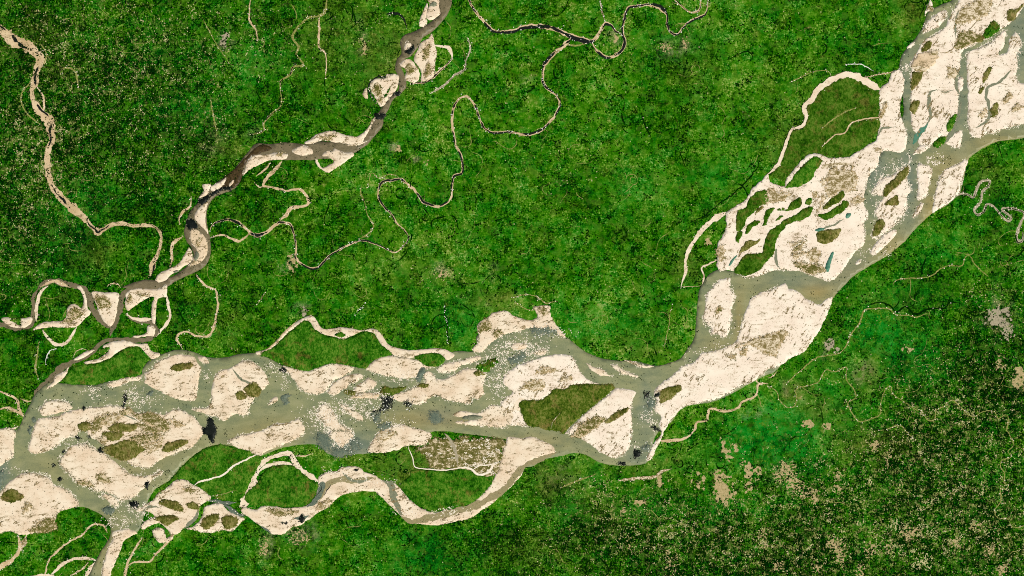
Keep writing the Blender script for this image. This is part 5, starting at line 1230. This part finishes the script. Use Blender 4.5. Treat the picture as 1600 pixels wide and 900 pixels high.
r = rng.random(len(q))
cz3 = fbm(q[:, 0] / 16, q[:, 1] / 16, 29, 3)
fld = r < (.003 + .13 * cl ** 1.4) * np.clip((cz2 - .50) * 9, 0, 2.4) * np.clip((cz3 - .38) * 5, .1, 1.6)
o = specks("field_flecks", q[fld], 1.1, .008, M['pale'], None, .4, 'stuff')
tag(o, "pale flecks of bare fields scattered through the forest", None)
r = rng.random(len(q))
fld = r < .05 * np.clip((.50 - cz) * 8, 0, 1.6) * np.clip((cz3 - .40) * 6, 0, 1.5) * (1 - .5 * np.clip(f1, 0, 1))
o = specks("crop_flecks", q[fld], 1.5, .006, M['crop'], None, .5, 'stuff')
tag(o, "bright green crop plots scattered over the plain", None)

# shoals: loose sand showing through shallow water
SHOAL = [(147, 615, 12, 7, 60), (215, 625, 20, 10, 110), (205, 615, 10, 8, 40), (324, 585, 4, 8, 20), (445, 590, 8, 12, 60), (426, 575, 8, 8, 40), (540, 635, 14, 10, 110), (560, 625, 12, 10, 60), (575, 640, 16, 12, 120), (510, 655, 14, 14, 110),
         (500, 650, 20, 16, 120), (600, 620, 14, 8, 80), (630, 590, 20, 8, 90), (770, 560, 16, 14, 160), (800, 545, 20, 12, 170), (830, 545, 18, 12, 140), (855, 520, 24, 5, 70), (785, 590, 10, 22, 120), (770, 600, 12, 16, 90), (620, 665, 14, 6, 60),
         (1140, 545, 30, 8, 60), (1130, 500, 14, 16, 60), (1095, 560, 18, 8, 40), (1375, 280, 8, 14, 60), (1370, 330, 7, 16, 50), (1460, 250, 10, 6, 70), (1400, 260, 16, 8, 50), (1420, 250, 3, 8, 30), (1365, 395, 20, 6, 50), (1415, 105, 6, 8, 70), (1483, 20, 8, 6, 60),
         (1590, 75, 4, 10, 40), (1585, 90, 5, 14, 50), (215, 795, 16, 8, 60), (190, 815, 12, 8, 60), (170, 813, 8, 6, 40), (225, 805, 14, 8, 70), (20, 735, 10, 5, 20), (520, 690, 14, 8, 90), (545, 695, 10, 8, 50), (1005, 655, 6, 8, 30), (990, 695, 6, 6, 20), (1020, 650, 5, 20, 60), (640, 800, 16, 5, 30), (705, 798, 20, 6, 60), (100, 690, 24, 6, 50), (520, 740, 20, 6, 50), (580, 750, 24, 6, 70)]
pts = []
for k, (a, b, c, d, num) in enumerate(SHOAL):
    q = np.round(np.array([[a, b]]) + rng.normal(0, 1, (num * 5, 2)) * np.array([[c * .8, d * .8]]))
    w = fbm(q[:, 0] / 4.5, q[:, 1] / 3, 880 + k, 2)
    pts.append(np.unique(q[w + rng.random(len(q)) * .35 > .76], axis=0))
pts = np.concatenate(pts)
o = specks("shoal_grains", pts, 1.05, .215, M['crumb'], None, .15, 'stuff')
tag(o, "loose sand grains showing through the shallow river water", None)

# ------------------------------------------------------------------ hairline drains and field tracks through the forest
def hairlines(name, label, n, mat, z, w0, seed, straight):
    g = np.random.default_rng(seed)
    V, F, base = [], [], 0
    for _ in range(n):
        p = np.array([g.uniform(-20, 1620), g.uniform(-20, 920)])
        h = g.uniform(0, 6.28) if g.random() > straight else g.choice([0, math.pi / 2]) + g.normal(0, .08)
        L = int(g.uniform(14, 60))
        bend = 0 if g.random() < straight else g.normal(0, .05)
        c = []
        for k in range(L):
            c.append(p.copy())
            bend = bend * .92 + g.normal(0, .06 if straight < .5 else .015)
            h += bend
            p = p + 1.6 * np.array([math.cos(h), math.sin(h)])
        c = np.array(c)
        t = np.gradient(c, axis=0)
        t /= np.maximum(np.hypot(t[:, 0], t[:, 1]), 1e-6)[:, None]
        nr = np.stack([-t[:, 1], t[:, 0]], 1)
        k = np.arange(L) * 1.6
        w = w0 * np.clip((fbm(k / 7, k * 0 + base, seed) - .3) * 3, .12, 1.3) * np.clip(np.minimum(k + 1, k[-1] - k + 1) / 10, .2, 1) * g.uniform(.6, 1.2)
        a, b = world_xy(c + nr * w[:, None] / 2), world_xy(c - nr * w[:, None] / 2)
        zz = z + g.random() * .004
        V += [np.column_stack([a, np.full(L, zz)]), np.column_stack([b, np.full(L, zz)])]
        i = np.arange(L - 1) + base
        F.append(np.column_stack([i, i + 1, i + 1 + L, i + L]))
        base += 2 * L
    o = mesh_from(name, np.concatenate(V), np.concatenate(F)[:, ::-1], mat)
    tag(o, label, None, None, 'stuff')


hairlines("drainage_ditches", "dark hairline drains winding through the forest", 260, M['canopy'], .010, 1.9, 5, .15)
hairlines("field_tracks", "faint olive tracks and field edges across the plain", 170, M['thread'], .015, .85, 6, .35)
